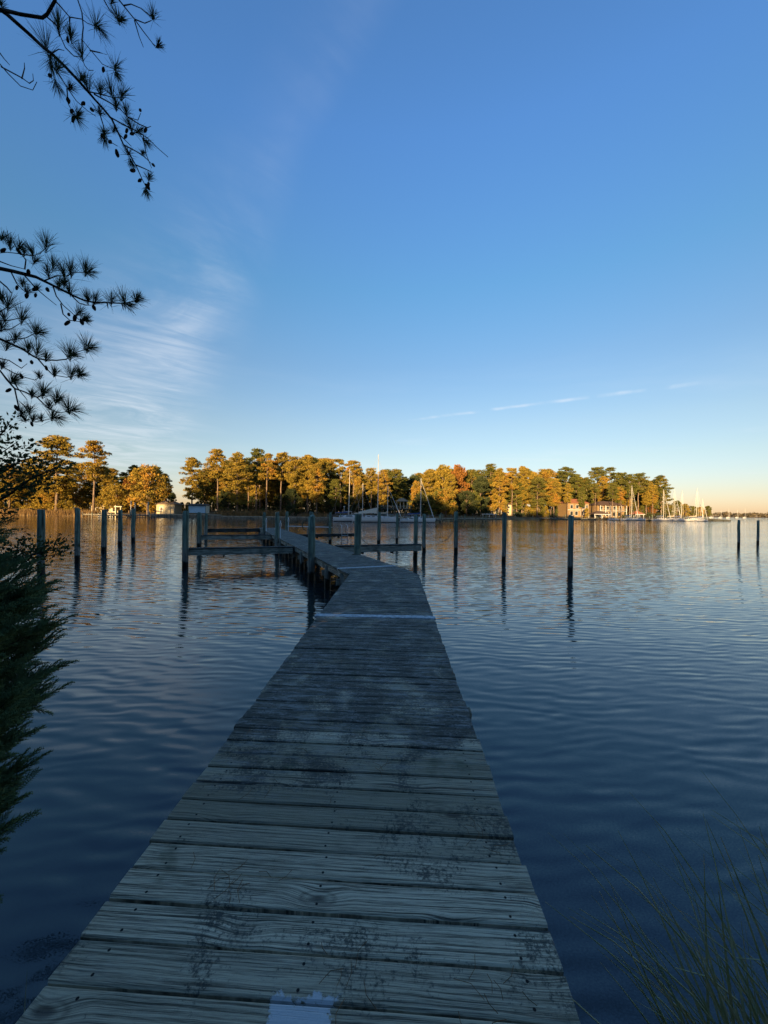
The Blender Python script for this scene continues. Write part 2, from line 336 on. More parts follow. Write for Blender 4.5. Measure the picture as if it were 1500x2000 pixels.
M['grass'] = leaf_mat('marsh_grass_blades', (0.36, 0.39, 0.18, 1), (0.60, 0.54, 0.34, 1), None, 0.45, 5.0)
M['straw'] = simple('pine_straw', (0.16, 0.075, 0.03), 0.9, 0.1, 0.4, 20)
M['reed'] = leaf_mat('dry_reeds', (0.16, 0.10, 0.045, 1), (0.30, 0.20, 0.09, 1), None, 0.3, 0.8)
M['bank'] = ground_mat('leaf_litter_bank', ((0.05, 0.045, 0.03, 1), (0.10, 0.085, 0.05, 1), (0.06, 0.07, 0.03, 1)), 0.8)
M['shore'] = ground_mat('pine_straw_shore', ((0.13, 0.085, 0.045, 1), (0.20, 0.15, 0.08, 1), (0.10, 0.10, 0.045, 1)), 0.15)
M['far'] = leaf_mat('distant_woods', (0.075, 0.07, 0.05, 1), (0.13, 0.105, 0.07, 1), None, 0.1, 0.02)
M['white'] = simple('white_gelcoat', (0.46, 0.47, 0.48), 0.35, 0.5, 0.06, 2.0)
M['box_white'] = simple('white_box_paint', (0.78, 0.79, 0.80), 0.5, 0.4, 0.05, 4.0)
M['cream'] = simple('cream_paint', (0.42, 0.37, 0.27), 0.6, 0.3, 0.08, 1.0)
M['boot'] = simple('dark_boot_stripe', (0.012, 0.014, 0.02), 0.4, 0.4, 0.2)
M['tan'] = simple('tan_canvas', (0.42, 0.35, 0.27), 0.9, 0.1, 0.1)
M['blue'] = simple('blue_canvas', (0.02, 0.05, 0.17), 0.9, 0.1, 0.2)
M['alu'] = simple('mast_aluminium', (0.40, 0.39, 0.37), 0.4, 0.5, 0.06, 3.0)
M['steel'] = simple('galvanised_steel', (0.5, 0.5, 0.5), 0.4, 0.5, 0.1, 6.0, 0.6)
M['glass'] = simple('dark_window_glass', (0.02, 0.025, 0.03), 0.08, 0.6, 0.2)
M['brick'] = simple('warm_house_siding', (0.20, 0.135, 0.07), 0.85, 0.2, 0.12, 1.5)
M['siding'] = simple('pale_house_siding', (0.33, 0.29, 0.20), 0.8, 0.2, 0.08, 1.5)
M['roof'] = simple('brown_shingle_roof', (0.09, 0.06, 0.045), 0.9, 0.15, 0.25, 3.0)
M['roof_red'] = simple('rusty_red_roof', (0.30, 0.12, 0.06), 0.8, 0.2, 0.2, 2.0)
M['roof_tan'] = simple('tan_roof', (0.24, 0.17, 0.11), 0.85, 0.2, 0.15, 2.0)
M['rope'] = simple('old_mooring_rope', (0.16, 0.14, 0.11), 0.95, 0.1, 0.3, 30)
M['hose'] = simple('dark_hose', (0.03, 0.06, 0.045), 0.6, 0.3, 0.2, 10)
M['pvc'] = simple('white_pipe', (0.65, 0.66, 0.66), 0.45, 0.4, 0.08, 5)
M['black'] = simple('black_engine_cover', (0.012, 0.012, 0.014), 0.4, 0.4, 0.2)
M['bulkhead'] = wood_dark('bulkhead_timber', (0.06, 0.058, 0.05, 1), (0.20, 0.18, 0.14, 1), True)

# ------------------------------------------------------------------ setting: water, banks
wv = [(-5000, -600, 0), (5000, -600, 0), (5000, 7000, 0), (-5000, 7000, 0)]
tag(obj('water', tris('water', wv, [(0, 1, 2, 3)]), M['water']), kind='structure')

def interp(xs, ys, x): return float(np.interp(x, xs, ys))
def sheet(name, xs, vs, zf, m):
    """grid sheet; vs are offsets inland from the shoreline given by zf -> (x, y, z)"""
    V = [zf(x, v) for x in xs for v in vs]; n = len(vs)
    F = [(i * n + j, (i + 1) * n + j, (i + 1) * n + j + 1, i * n + j + 1) for i in range(len(xs) - 1) for j in range(n - 1)]
    return tag(obj(name, tris(name, V, F, True), m), kind='structure')

NX = [-400, -60, -20, -8, -4, -2.6, -1.6, -0.5, 1.0, 2.0, 4.0, 8, 20, 60, 400]
NY = [30, 16, 9.5, 4.9, 2.9, 1.75, 1.45, 1.2, 1.2, 1.4, 2.3, 4.2, 10, 12, 14]
def nearz(x, v):
    y = interp(NX, NY, x) - v + 0.10 * math.sin(x * 5.1) + 0.05 * math.sin(x * 13)
    z = -0.5 + 0.95 * min(1, max(0, v) / 1.1) + 0.55 * min(1, max(0, v - 1.1) / 6)
    if v > 0: z += 0.04 * math.sin(x * 4 + v * 6)
    return (x, y, z)
nxs = sorted(set([round(x, 2) for x in np.linspace(-9, 9, 73)] + [-400, -200, -100, -60, -40, -28, -20, -14, 14, 20, 28, 40, 60, 100, 200, 400]))
sheet('near_bank', nxs, [0, 0.3, 0.55, 0.7, 0.9, 1.1, 1.6, 2.5, 4, 8, 20, 60, 200], nearz, M['bank'])

SX = [-700, -260, -170, -116, -30, 0, 20, 50, 75, 120, 150, 168]
SY = [60, 90, 104, 116, 116, 121, 125, 150, 167, 176, 182, 196]
def shorey(x): return interp(SX, SY, x) + 0.5 * math.sin(x * 0.31) + 0.4 * math.sin(x * 0.77)
def landz(x, y):
    v = y - shorey(x)
    return -0.5 + 1.15 * min(1, max(0, v) / 2.0) + 1.3 * min(1, max(0, v - 2) / 25) if v > 0 else -0.5
def farz(x, v):
    xx = x + (0.0 if x < 150 else 0.10 * v)
    h = -0.5 + 1.15 * min(1, v / 2.0) + 1.3 * min(1, max(0, v - 2) / 25) + 0.08 * math.sin(x * 1.3 + v)
    if x > 160: h = min(h, -0.5 + (168 - x) * 0.2)
    return (xx, shorey(x) + v, h)
sheet('far_bank', [-700, -400, -260, -200] + list(np.linspace(-170, 168, 120)), [0, 0.6, 1.2, 2, 4, 8, 14, 27, 60, 200, 700], farz, M['shore'])
# low land on the far side of the open river
tag(obj('distant_bank', tris('distant_bank', [(470, 905, -0.5), (3500, 700, -0.5), (3500, 2200, 3), (560, 1500, 3), (500, 915, 1.2), (3500, 712, 1.2)], [(0, 1, 5, 4), (4, 5, 2, 3)]), M['shore']), kind='structure')

# ------------------------------------------------------------------ foliage builders
def clump_tris(centres, radii, flat, per, size, upbias=0.3, aspect=0.45):
    """leaf-sized triangles spread through ellipsoid clumps; returns V, F"""
    cs = np.repeat(np.asarray(centres, float), per, 0); rs = np.repeat(np.asarray(radii, float), per)
    n = len(cs); d = rng.normal(size=(n, 3)); d /= np.linalg.norm(d, axis=1)[:, None]
    r = rs * rng.uniform(0.25, 1.0, n) ** 0.6
    off = d * r[:, None]; off[:, 2] *= flat
    p = cs + off
    ax = d * 0.8 + rng.normal(size=(n, 3)) * 0.6; ax[:, 2] += upbias; ax /= np.linalg.norm(ax, axis=1)[:, None]
    sd = np.cross(ax, rng.normal(size=(n, 3))); sd /= np.linalg.norm(sd, axis=1)[:, None]
    s = size * rng.uniform(0.6, 1.4, n)[:, None]
    V = np.stack([p - sd * s * aspect, p + sd * s * aspect, p + ax * s], 1).reshape(-1, 3)
    return V, np.arange(3 * n).reshape(-1, 3)

def pine_variant(seed, H=22.0, bare=0.5, spread=3.6, dens=1.0, lean=0.0, taper=0.9):
    random.seed(seed); tr = MB(); k = 7
    bend = [(lean * H * (i / k) ** 1.6 + random.uniform(-.12, .12), random.uniform(-.12, .12), H * i / k * 0.97) for i in range(k + 1)]
    bend[0] = (0, 0, -0.6)
    tr.tube(bend, [0.30 * (1 - 0.88 * i / k) + 0.03 for i in range(k + 1)], 7)
    cs, rs = [], []
    def axis(z):
        t = max(0, min(1, z / (H * 0.97))) * k; i = min(k - 1, int(t)); a, b = Vector(bend[i]), Vector(bend[i + 1]); return a.lerp(b, t - i)
    z = H * bare; ang = random.uniform(0, 6.28)
    while z < H * 0.985:
        u = (z - H * bare) / (H * (1 - bare))
        prof = (0.55 + 0.9 * u) if u < 0.35 else (0.87 if u < 0.5 else 0.87 * max(0.16, 1 - ((u - 0.5) / 0.5) ** 1.7 * taper))
        for q in range(random.choice((1, 2, 2, 3))):
            ang += 2.4 + random.uniform(-.5, .5)
            L = spread * prof * random.uniform(0.55, 1.12); a = axis(z)
            tip = a + Vector((math.cos(ang) * L, math.sin(ang) * L, L * random.uniform(-0.02, 0.38)))
            mid = a.lerp(tip, 0.5) + Vector((0, 0, -0.08 * L))
            tr.tube([a, mid, tip], [0.075, 0.05, 0.02], 4, False)
            cs.append(tip); rs.append(random.uniform(0.6, 1.2) * (0.75 + 0.12 * spread / 3))
            for v in (0.45, 0.7, 0.85):
                if L * v > 0.7 and random.random() < .8: cs.append(a.lerp(tip, v) + Vector((random.gauss(0, .45), random.gauss(0, .45), random.uniform(-.1, .45)))); rs.append(random.uniform(0.45, 0.95))
        z += random.uniform(0.36, 0.70) / dens
    cs.append(axis(H * 0.97)); rs.append(0.8)
    for i in range(5):      # a few dead stubs below the crown
        a = axis(H * bare * random.uniform(0.5, 1.0)); g = random.uniform(0, 6.28); L = random.uniform(0.5, 1.6)
        tr.tube([a, a + Vector((math.cos(g) * L, math.sin(g) * L, random.uniform(-.3, .3)))], [0.04, 0.012], 3, False)
    V, F = clump_tris([tuple(c) for c in cs], rs, 0.48, 66, 0.36, 0.35, 0.36)
    return tr.mesh('pine_trunk', True), tris('pine_crown', V, F), (V, F, tr)

def broad_variant(seed, H=15.0, spread=6.0, low=0.12, n=90, flat=0.9, size=0.42):
    random.seed(seed); tr = MB()
    tr.tube([(0, 0, -0.6), (0.1, 0, H * 0.25), (0.2, 0.1, H * 0.55), (0.1, 0, H * 0.9)], [0.34, 0.27, 0.16, 0.04], 7)
    cs, rs = [], []
    for i in range(n):
        u = random.random() ** 0.8; z = H * (low + (0.97 - low) * u)
        prof = math.sin(math.pi * min(1, 0.18 + 0.82 * (u * 0.92 + 0.04))) ** 0.7
        a = random.uniform(0, 6.28); L = spread * prof * random.uniform(0.35, 1.05)
        c = Vector((math.cos(a) * L, math.sin(a) * L, z)); cs.append(c); rs.append(random.uniform(0.7, 1.35) * spread / 5.5)
        if i % 3 == 0: tr.tube([(0.1, 0, max(H * 0.15, z - L * 0.7)), c * 0.55 + Vector((0, 0, z * 0.43)), c], [0.09, 0.05, 0.015], 4, False)
    V, F = clump_tris([tuple(c) for c in cs], rs, flat, 85, size, 0.25, 0.5)
    return tr.mesh('tree_trunk', True), tris('tree_crown', V, F), (V, F, tr)

PV = [pine_variant(1, 22, 0.46, 4.0, 1.0, 0.01), pine_variant(2, 22, 0.34, 3.6, 1.1, -0.02), pine_variant(3, 22, 0.55, 4.6, 0.9, 0.02),
      pine_variant(4, 22, 0.27, 4.6, 1.15, 0.0), pine_variant(5, 22, 0.44, 3.1, 0.85, -0.015), pine_variant(6, 22, 0.58, 3.6, 0.75, 0.025), pine_variant(9, 22, 0.17, 5.0, 1.2, 0.0)]
BV = [broad_variant(21, 15, 6.0), broad_variant(22, 15, 4.6, 0.10, 80), broad_variant(23, 15, 3.4, 0.03, 80, 1.0)]
CROWN = {}
def crown_mesh(kind, i, mname):
    key = (kind, i, mname)
    if key not in CROWN:
        me = (PV if kind == 'p' else BV)[i][1].copy(); me.materials.clear(); me.materials.append(M[mname]); CROWN[key] = me
    return CROWN[key]
for t in PV + BV: t[0].materials.append(M['bark'])

def tree(name, kind, i, x, y, top, mname, label, group, wide=1.0, cat='tree'):
    z0 = landz(x, y); H = 22.0 if kind == 'p' else 15.0; s = (top - z0) / H
    t = thing(name, (x, y, z0), label, cat, group, random.uniform(0, 6.28))
    sw = s * wide * (1.12 if kind == 'p' else 1.0)
    t.scale = (sw, sw, s)
    obj('trunk', (PV if kind == 'p' else BV)[i][0], None, t); obj('crown', crown_mesh(kind, i, mname), None, t)
    return t

# ------------------------------------------------------------------ the wood on the far bank: skyline trees read off one by one
# px, top py, depth, kind, variant, material, width
LP = 'sunlit golden-green pine on the low wooded point with the pale boathouse'
RP = 'tall bare-trunked pine standing in the wood behind the dry reeds'
MP = 'tall pine in the shaded-foot wood behind the moored sailboats'
GP = 'pine in the dense wood between the gazebo and the brown houses'
HP = 'tall pine crowding round the brown waterfront houses'
EP = 'pine on the tapering end of the point behind the line of masts'
rows = [
 (110, 849, 124, 'p', 3, 'golden', 1.15, 'broadest flat-topped golden pine on the low wooded point', None),
 (183, 861, 122, 'p', 0, 'golden', 0.95, 'straight golden pine with a long bare trunk beside the boat lifts', None),
 (60, 895, 128, 'p', 1, 'golden', 1.1, LP, 'pines on the low point'),
 (18, 905, 122, 'p', 3, 'golden', 1.1, LP, 'pines on the low point'),
 (-30, 880, 125, 'p', 0, 'golden', 1.1, LP, 'pines on the low point'),
 (-80, 870, 128, 'p', 1, 'golden', 1.1, LP, 'pines on the low point'),
 (148, 905, 135, 'p', 6, 'golden', 1.1, LP, 'pines on the low point'),
 (212, 928, 134, 'p', 6, 'golden', 1.1, LP, 'pines on the low point'),
 (240, 922, 142, 'p', 1, 'pine', 1.0, LP, 'pines on the low point'),
 (85, 930, 140, 'p', 3, 'pine', 1.1, LP, 'pines on the low point'),
 (262, 908, 150, 'p', 1, 'pine', 1.0, LP, 'pines on the low point'),
 (288, 907, 121, 'b', 0, 'golden', 0.92, 'round golden-orange broadleaf tree beside the pale boathouse', None),
 (252, 935, 128, 'b', 1, 'rust', 0.9, 'rust-red small tree tucked against the round golden tree', None),
 (318, 930, 134, 'b', 1, 'golden', 0.8, 'smaller golden tree at the shoulder of the round golden-orange tree', None),
 (375, 892, 124, 'p', 3, 'golden', 0.92, 'shaggy golden pine standing clear behind the white box on the pilings', None),
 (425, 877, 126, 'p', 2, 'golden', 0.85, RP, 'pines behind the reeds'),
 (463, 884, 122, 'p', 6, 'golden', 0.95, 'full yellow-green pine branched nearly to the ground behind the reeds', None),
 (500, 876, 132, 'p', 0, 'pine', 0.9, RP, 'pines behind the reeds'),
 (520, 885, 126, 'p', 5, 'golden', 1.0, RP, 'pines behind the reeds'),
 (548, 884, 130, 'p', 2, 'golden', 0.95, RP, 'pines behind the reeds'),
 (575, 892, 126, 'p', 0, 'golden', 0.95, RP, 'pines behind the reeds'),
 (600, 888, 128, 'p', 1, 'golden', 1.0, RP, 'pines behind the reeds'),
 (618, 905, 124, 'p', 3, 'golden', 0.85, RP, 'pines behind the reeds'),
 (485, 900, 142, 'p', 5, 'pine', 1.0, RP, 'pines behind the reeds'),
 (400, 915, 140, 'p', 4, 'pine', 1.0, RP, 'pines behind the reeds'),
 (445, 900, 146, 'p', 2, 'pine', 1.0, RP, 'pines behind the reeds'),
 (560, 905, 146, 'p', 2, 'pine', 1.0, RP, 'pines behind the reeds'),
 (642, 903, 134, 'p', 4, 'pine', 1.0, MP, 'pines behind the sailboats'),
 (665, 896, 136, 'p', 5, 'golden', 1.1, MP, 'pines behind the sailboats'),
 (690, 899, 134, 'p', 2, 'golden', 0.95, MP, 'pines behind the sailboats'),
 (700, 930, 128, 'p', 1, 'golden', 0.9, MP, 'pines behind the sailboats'),
 (725, 914, 130, 'p', 0, 'golden', 1.0, MP, 'pines behind the sailboats'),
 (748, 916, 128, 'p', 3, 'golden', 0.85, 'bright orange-gold pine right beside the tallest mast', None),
 (655, 935, 126, 'p', 3, 'pine', 0.9, MP, 'pines behind the sailboats'),
 (762, 925, 150, 'p', 4, 'pine', 1.0, MP, 'pines behind the sailboats'),
 (790, 932, 168, 'b', 1, 'dark_leaf', 0.95, 'dark rounded evergreen behind the gazebo', None),
 (808, 926, 172, 'b', 0, 'dark_leaf', 0.8, 'dark green broad tree rising above the gazebo', None),
 (835, 918, 158, 'p', 3, 'golden', 0.9, GP, 'trees right of the gazebo'),
 (812, 940, 150, 'b', 1, 'golden', 0.8, 'small gold-topped tree close beside the gazebo', None),
 (865, 909, 160, 'b', 1, 'golden', 1.0, 'round golden-green broadleaf tree highest of the dense wood past the gazebo', None),
 (893, 909, 158, 'b', 1, 'rust', 0.85, 'reddish autumn tree in the dense wood past the gazebo', None),
 (880, 925, 150, 'p', 3, 'golden', 0.8, GP, 'trees right of the gazebo'),
 (920, 918, 165, 'b', 1, 'pine', 0.9, 'dull green broadleaf tree in the dense wood past the gazebo', None),
 (938, 930, 160, 'b', 2, 'dark_leaf', 1.1, 'dark narrow evergreen in the dense wood past the gazebo', None),
 (958, 906, 172, 'p', 0, 'pine', 0.95, GP, 'trees right of the gazebo'),
 (975, 915, 168, 'p', 6, 'golden', 0.85, GP, 'trees right of the gazebo'),
 (1000, 914, 174, 'p', 2, 'golden', 0.9, GP, 'trees right of the gazebo'),
 (1019, 910, 178, 'p', 1, 'golden', 0.9, GP, 'trees right of the gazebo'),
 (1040, 920, 178, 'p', 3, 'golden', 0.8, GP, 'trees right of the gazebo'),
 (1059, 916, 182, 'p', 0, 'golden', 0.9, GP, 'trees right of the gazebo'),
 (1076, 932, 178, 'p', 3, 'golden', 0.75, 'bright golden pine beside the taller brown house', None),
 (1104, 913, 196, 'p', 2, 'pine', 1.15, 'broad flat-crowned pine towering over the taller brown house', None),
 (1090, 922, 204, 'p', 1, 'pine', 1.0, HP, 'pines round the houses'),
 (1125, 925, 202, 'p', 3, 'pine', 0.9, HP, 'pines round the houses'),
 (1145, 932, 200, 'p', 1, 'pine', 1.0, HP, 'pines round the houses'),
 (1165, 912, 206, 'p', 2, 'pine', 1.0, HP, 'pines round the houses'),
 (1189, 912, 204, 'p', 5, 'pine', 1.1, HP, 'pines round the houses'),
 (1178, 930, 198, 'p', 1, 'golden', 0.9, HP, 'pines round the houses'),
 (1212, 923, 204, 'p', 2, 'pine', 0.9, HP, 'pines round the houses'),
 (1230, 926, 200, 'p', 0, 'pine', 0.9, HP, 'pines round the houses'),
 (1246, 924, 202, 'p', 2, 'pine', 1.0, EP, 'pines at the end of the point'),
 (1262, 938, 204, 'p', 1, 'golden', 0.9, EP, 'pines at the end of the point'),
 (1275, 948, 206, 'p', 4, 'golden', 1.0, EP, 'pines at the end of the point'),
 (1108, 944, 181, 'p', 4, 'golden', 0.9, 'slim golden pine standing in front of the taller brown house', None),
 (1136, 950, 182, 'p', 1, 'pine', 0.8, 'short pine in the gap between the two brown houses', None),
 (1162, 946, 182, 'p', 5, 'pine', 0.9, 'thin pine in front of one end of the wide balconied house', None),
 (1196, 944, 182, 'p', 2, 'pine', 0.85, 'thin pine in front of the balcony posts of the wide house', None),
 (1213, 950, 181, 'p', 5, 'golden', 0.85, 'golden pine at the outer corner of the wide balconied house', None),
 (1292, 956, 212, 'p', 5, 'pine', 1.0, 'lone flat-topped pine where the wood drops away behind the masts', None),
]
ORD = ['first', 'second', 'third', 'fourth', 'fifth', 'sixth', 'seventh', 'eighth', 'ninth', 'tenth', 'eleventh', 'twelfth']
WHERE = {'pines on the low point': ('golden-green skyline pine of the low point, %s going from the open creek toward the boathouse', 0), 'pines behind the reeds': ('tall bare-trunked skyline pine behind the reeds, %s from the white box toward the sailboats', 0),
         'pines behind the sailboats': ('skyline pine of the wood behind the sailboats, %s from the reeds toward the gazebo', 0), 'trees right of the gazebo': ('skyline pine of the dense wood, %s going from the gazebo toward the brown houses', 0),
         'pines round the houses': ('skyline pine crowding the brown houses, %s from the dense wood toward the masts', 0), 'pines at the end of the point': ('skyline pine ending the wood, %s from the houses toward the lone pine', 0)}
for px, py, Y, kd, vi, mn, wide, lab, grp in sorted(rows):
    if grp in WHERE:
        q, k = WHERE[grp]; lab = q % ORD[k]; WHERE[grp] = (q, k + 1)
    tree('pine_tree' if kd == 'p' else 'broadleaf_tree', kd, vi, xat(px, Y), Y, zat(px, py, Y), mn, lab, grp, wide)
# the shorter trees behind and between, and the falling end of the point
random.seed(5)
for px0, px1, n, ya, yb, pa, pb, grp, lab, mats in (
    (-90, 330, 24, 138, 165, 905, 945, 'back pines on the low point', 'smaller pine filling the back of the low wooded point', ('pine', 'golden')),
    (385, 640, 30, 138, 170, 893, 930, 'back pines behind the reeds', 'smaller pine deep in the wood behind the dry reeds', ('pine', 'golden', 'golden')),
    (640, 790, 18, 138, 165, 912, 940, 'back pines behind the sailboats', 'smaller pine deep in the wood behind the sailboats', ('pine', 'golden')),
    (815, 1085, 32, 168, 200, 914, 940, 'back trees past the gazebo', 'smaller pine deep in the dense wood past the gazebo', ('pine', 'golden', 'golden')),
    (1085, 1290, 26, 205, 235, 928, 958, 'back pines round the houses', 'smaller pine deep behind the waterfront houses', ('pine', 'golden'))):
    for k in range(n):
        px = px0 + (px1 - px0) * (k + random.random()) / n; Y = random.uniform(ya, yb)
        tree('pine_tree', 'p', random.choice((1, 3, 3, 6)), xat(px, Y), Y, zat(px, random.uniform(pa, pb), Y), random.choice(mats), lab, grp, 1.15)
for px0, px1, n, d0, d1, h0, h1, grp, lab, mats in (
    (-110, 300, 30, 6, 26, 4, 10, 'understorey on the low point', 'low bushy understorey tree beneath the golden pines of the low point', ('golden', 'golden', 'golden')),  # golden throughout: the point's sunlight is put into the leaf colour
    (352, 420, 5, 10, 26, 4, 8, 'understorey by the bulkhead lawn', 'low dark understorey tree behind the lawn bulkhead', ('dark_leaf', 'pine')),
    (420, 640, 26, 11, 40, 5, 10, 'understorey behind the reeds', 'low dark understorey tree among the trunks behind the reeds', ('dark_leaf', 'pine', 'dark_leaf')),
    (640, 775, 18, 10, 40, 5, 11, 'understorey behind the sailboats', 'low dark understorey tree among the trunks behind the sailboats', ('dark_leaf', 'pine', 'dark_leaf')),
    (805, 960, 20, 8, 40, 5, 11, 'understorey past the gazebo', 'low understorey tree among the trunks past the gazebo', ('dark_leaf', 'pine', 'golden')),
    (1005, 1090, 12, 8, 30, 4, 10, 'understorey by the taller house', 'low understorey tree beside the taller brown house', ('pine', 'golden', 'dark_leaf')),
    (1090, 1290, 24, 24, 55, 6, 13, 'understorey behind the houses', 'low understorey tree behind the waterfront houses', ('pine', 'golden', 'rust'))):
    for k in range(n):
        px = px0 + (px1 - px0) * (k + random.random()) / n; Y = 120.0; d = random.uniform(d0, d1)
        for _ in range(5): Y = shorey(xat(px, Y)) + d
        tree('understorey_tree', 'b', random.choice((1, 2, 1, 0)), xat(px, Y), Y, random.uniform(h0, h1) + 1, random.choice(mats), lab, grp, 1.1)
for px, py, Y, vi, mn in ((1306, 985, 225, 0, 'pine'), (1322, 978, 235, 1, 'pine'), (1338, 984, 240, 1, 'golden'), (1352, 988, 250, 0, 'pine'), (1368, 990, 262, 1, 'golden'), (1383, 988, 275, 1, 'pine')):
    tree('broadleaf_tree', 'b', vi, xat(px, Y), Y, zat(px, py, Y), mn, 'low broadleaf tree behind the moored masts at the tip of the point', 'low trees at the tip of the point', 1.25)
# evergreen shrubs at the water's edge that stand out singly
for px, py, Y, sc, mn, lab in ((570, 955, 119, 1.0, 'dark_leaf', 'large dark evergreen shrub at the end of the dry reeds'), (336, 962, 124, 1.0, 'dark_leaf', 'dark evergreen shrub between the pale boathouse and the bulkhead'),
                         (985, 975, 166, 0.9, 'golden', 'golden shrub on the bank in front of the pale house'), (1066, 988, 174, 1.2, 'golden', 'low golden bush beside the taller brown house'), (1146, 992, 176, 1.0, 'golden', 'low golden bush between the two brown houses'),
                         (745, 985, 119, 1.0, 'dark_leaf', 'dark shrub on the bank just behind the big sailboat')):
    tree('evergreen_shrub' if mn == 'dark_leaf' else 'golden_bush', 'b', 2, xat(px, Y), Y, zat(px, py, Y), mn, lab, None, sc, 'shrub')

# undergrowth under the trees, reeds at the edge, and the far-off woods
cs, rs = [], []
for i in range(620):
    x = random.uniform(-150, 150); y = shorey(x) + random.uniform(7, 40) + (6 if -60 < x < 40 else 0)
    px = 750 + 750 * x / y
    if 300 < px < 345 and y < 140: continue
    if (770 < px < 812 or 1090 < px < 1215 or 955 < px < 1005 ) and y < shorey(x) + 22: continue
    if 185 < px < 300 and y < shorey(x) + 12: continue
    h = random.uniform(0.6, 2.6); cs.append((x, y, landz(x, y) + h * 0.5)); rs.append(random.uniform(0.9, 2.0))
lit = [i for i, c in enumerate(cs) if c[0] < -58]; dk_ = [i for i, c in enumerate(cs) if c[0] >= -58]  # sunlit look of the point put into golden leaf colour; rest stays dark
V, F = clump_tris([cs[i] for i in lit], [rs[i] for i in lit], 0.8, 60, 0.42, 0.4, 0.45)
tag(obj('undergrowth', tris('undergrowth', V, F), M['golden']), 'brush tinted sunlit gold along the ground of the low wooded point', 'undergrowth', kind='stuff')
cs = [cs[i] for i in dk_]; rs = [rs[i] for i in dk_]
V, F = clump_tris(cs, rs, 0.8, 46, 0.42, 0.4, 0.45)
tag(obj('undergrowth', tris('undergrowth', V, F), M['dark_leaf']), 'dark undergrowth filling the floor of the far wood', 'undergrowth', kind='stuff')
def blades(spots, hmin, hmax, wdt, lean, segs=3):
    n = len(spots); P0 = np.asarray(spots, float); a = rng.uniform(0, 6.28, n); h = rng.uniform(hmin, hmax, n); ln = rng.uniform(0.2, 1.0, n) * lean
    dv = np.stack([np.cos(a), np.sin(a), np.zeros(n)], 1); sd = np.stack([-np.sin(a), np.cos(a), np.zeros(n)], 1); V = []
    for k in range(segs + 1):
        t = k / segs; p = P0 + dv * (ln * h * t * t)[:, None]; p[:, 2] += h * (t - 0.25 * (ln > lean * 0.6) * t ** 3)
        wk = wdt * (1 - 0.92 * t); V += [p - sd * wk, p + sd * wk]
    V = np.stack(V, 1).reshape(-1, 3); m = 2 * (segs + 1); b = np.arange(n)[:, None] * m
    F = np.concatenate([b + np.array([2 * k, 2 * k + 1, 2 * k + 3, 2 * k + 2]) for k in range(segs)])
    return V, F
def reed_bed(lo, hi, n, d0, d1, h0, h1, label):
    sp = []
    for i in range(n):
        x = random.uniform(lo, hi); y = shorey(x) + random.uniform(d0, d1); sp.append((x, y, max(-0.1, landz(x, y) - 0.1)))
    V, F = blades(sp, h0, h1, 0.06, 0.35)
    return tag(obj('reeds', tris('reeds', V, F), M['reed']), label, 'reeds', kind='stuff')
reed_bed(xat(418, 117), xat(556, 117), 2600, 0.6, 4.5, 1.3, 2.6, 'dry tan reeds along the bulkhead in front of the shaded pines')
reed_bed(xat(-60, 118), xat(190, 118), 3600, 0.5, 5.0, 0.9, 2.0, 'dry sunlit reeds along the edge of the low wooded point')
reed_bed(xat(590, 120), xat(640, 120), 600, 0.5, 4.0, 0.8, 1.7, 'short dry reeds on the bank left of the moored boats')
cs = []; rs = []
for i in range(520):
    t = random.random() ** 1.6; x = 500 + 2400 * t; y = 915 - 0.066 * (x - 500) + random.uniform(4, 60); cs.append((x, y, random.uniform(2.0, 8.5))); rs.append(random.uniform(4, 7.5))
V, F = clump_tris(cs, rs, 0.75, 60, 2.6, 0.2, 0.5)
tag(obj('distant_woods', tris('distant_woods', V, F), M['far']), 'low hazy line of woods across the open river', 'woods', kind='stuff')

# the tall wood behind the viewer that keeps the pier in shade
Vs, Fs, o = [], [], 0; tb = MB(); random.seed(31)
for k in range(112):
    x = -118 + 196 * (k + random.random()) / 112; y = random.uniform(-34, -16) + (6 if x < -60 else 0)
    Vv, Ff, trk = PV[random.choice((1, 3, 3, 6, 0, 6))][2]; s = random.uniform(0.86, 1.08) if x < 14 else random.uniform(0.90, 0.98); a = random.uniform(0, 6.28); ca, sa = math.cos(a), math.sin(a)
    q = Vv * s; q = np.stack([q[:, 0] * ca - q[:, 1] * sa + x, q[:, 0] * sa + q[:, 1] * ca + y, q[:, 2] + 0.8], 1)
    Vs.append(q); Fs.append(Ff + o); o += len(q)
    tb.tube([(x, y, 0), (x, y, 21 * s)], [0.3 * s, 0.05], 6)
V, F = clump_tris([(random.uniform(-118, 78), random.uniform(-38, -13), random.uniform(0.8, 16.0)) for i in range(2000)], [random.uniform(1.5, 2.8) for i in range(2000)], 0.85, 46, 0.95, 0.3, 0.6)
Vs.append(V); Fs.append(F + o)
nw = thing('near_wood', (0, 0, 0), 'tall pine wood on the near bank behind the pier', 'woods'); nw['kind'] = 'stuff'
c = obj('crown', tris('near_wood_crown', np.concatenate(Vs), np.concatenate(Fs)), M['pine'], nw); c['kind'] = 'stuff'
c = tb.build('trunk', M['bark'], nw, True); c['kind'] = 'stuff'

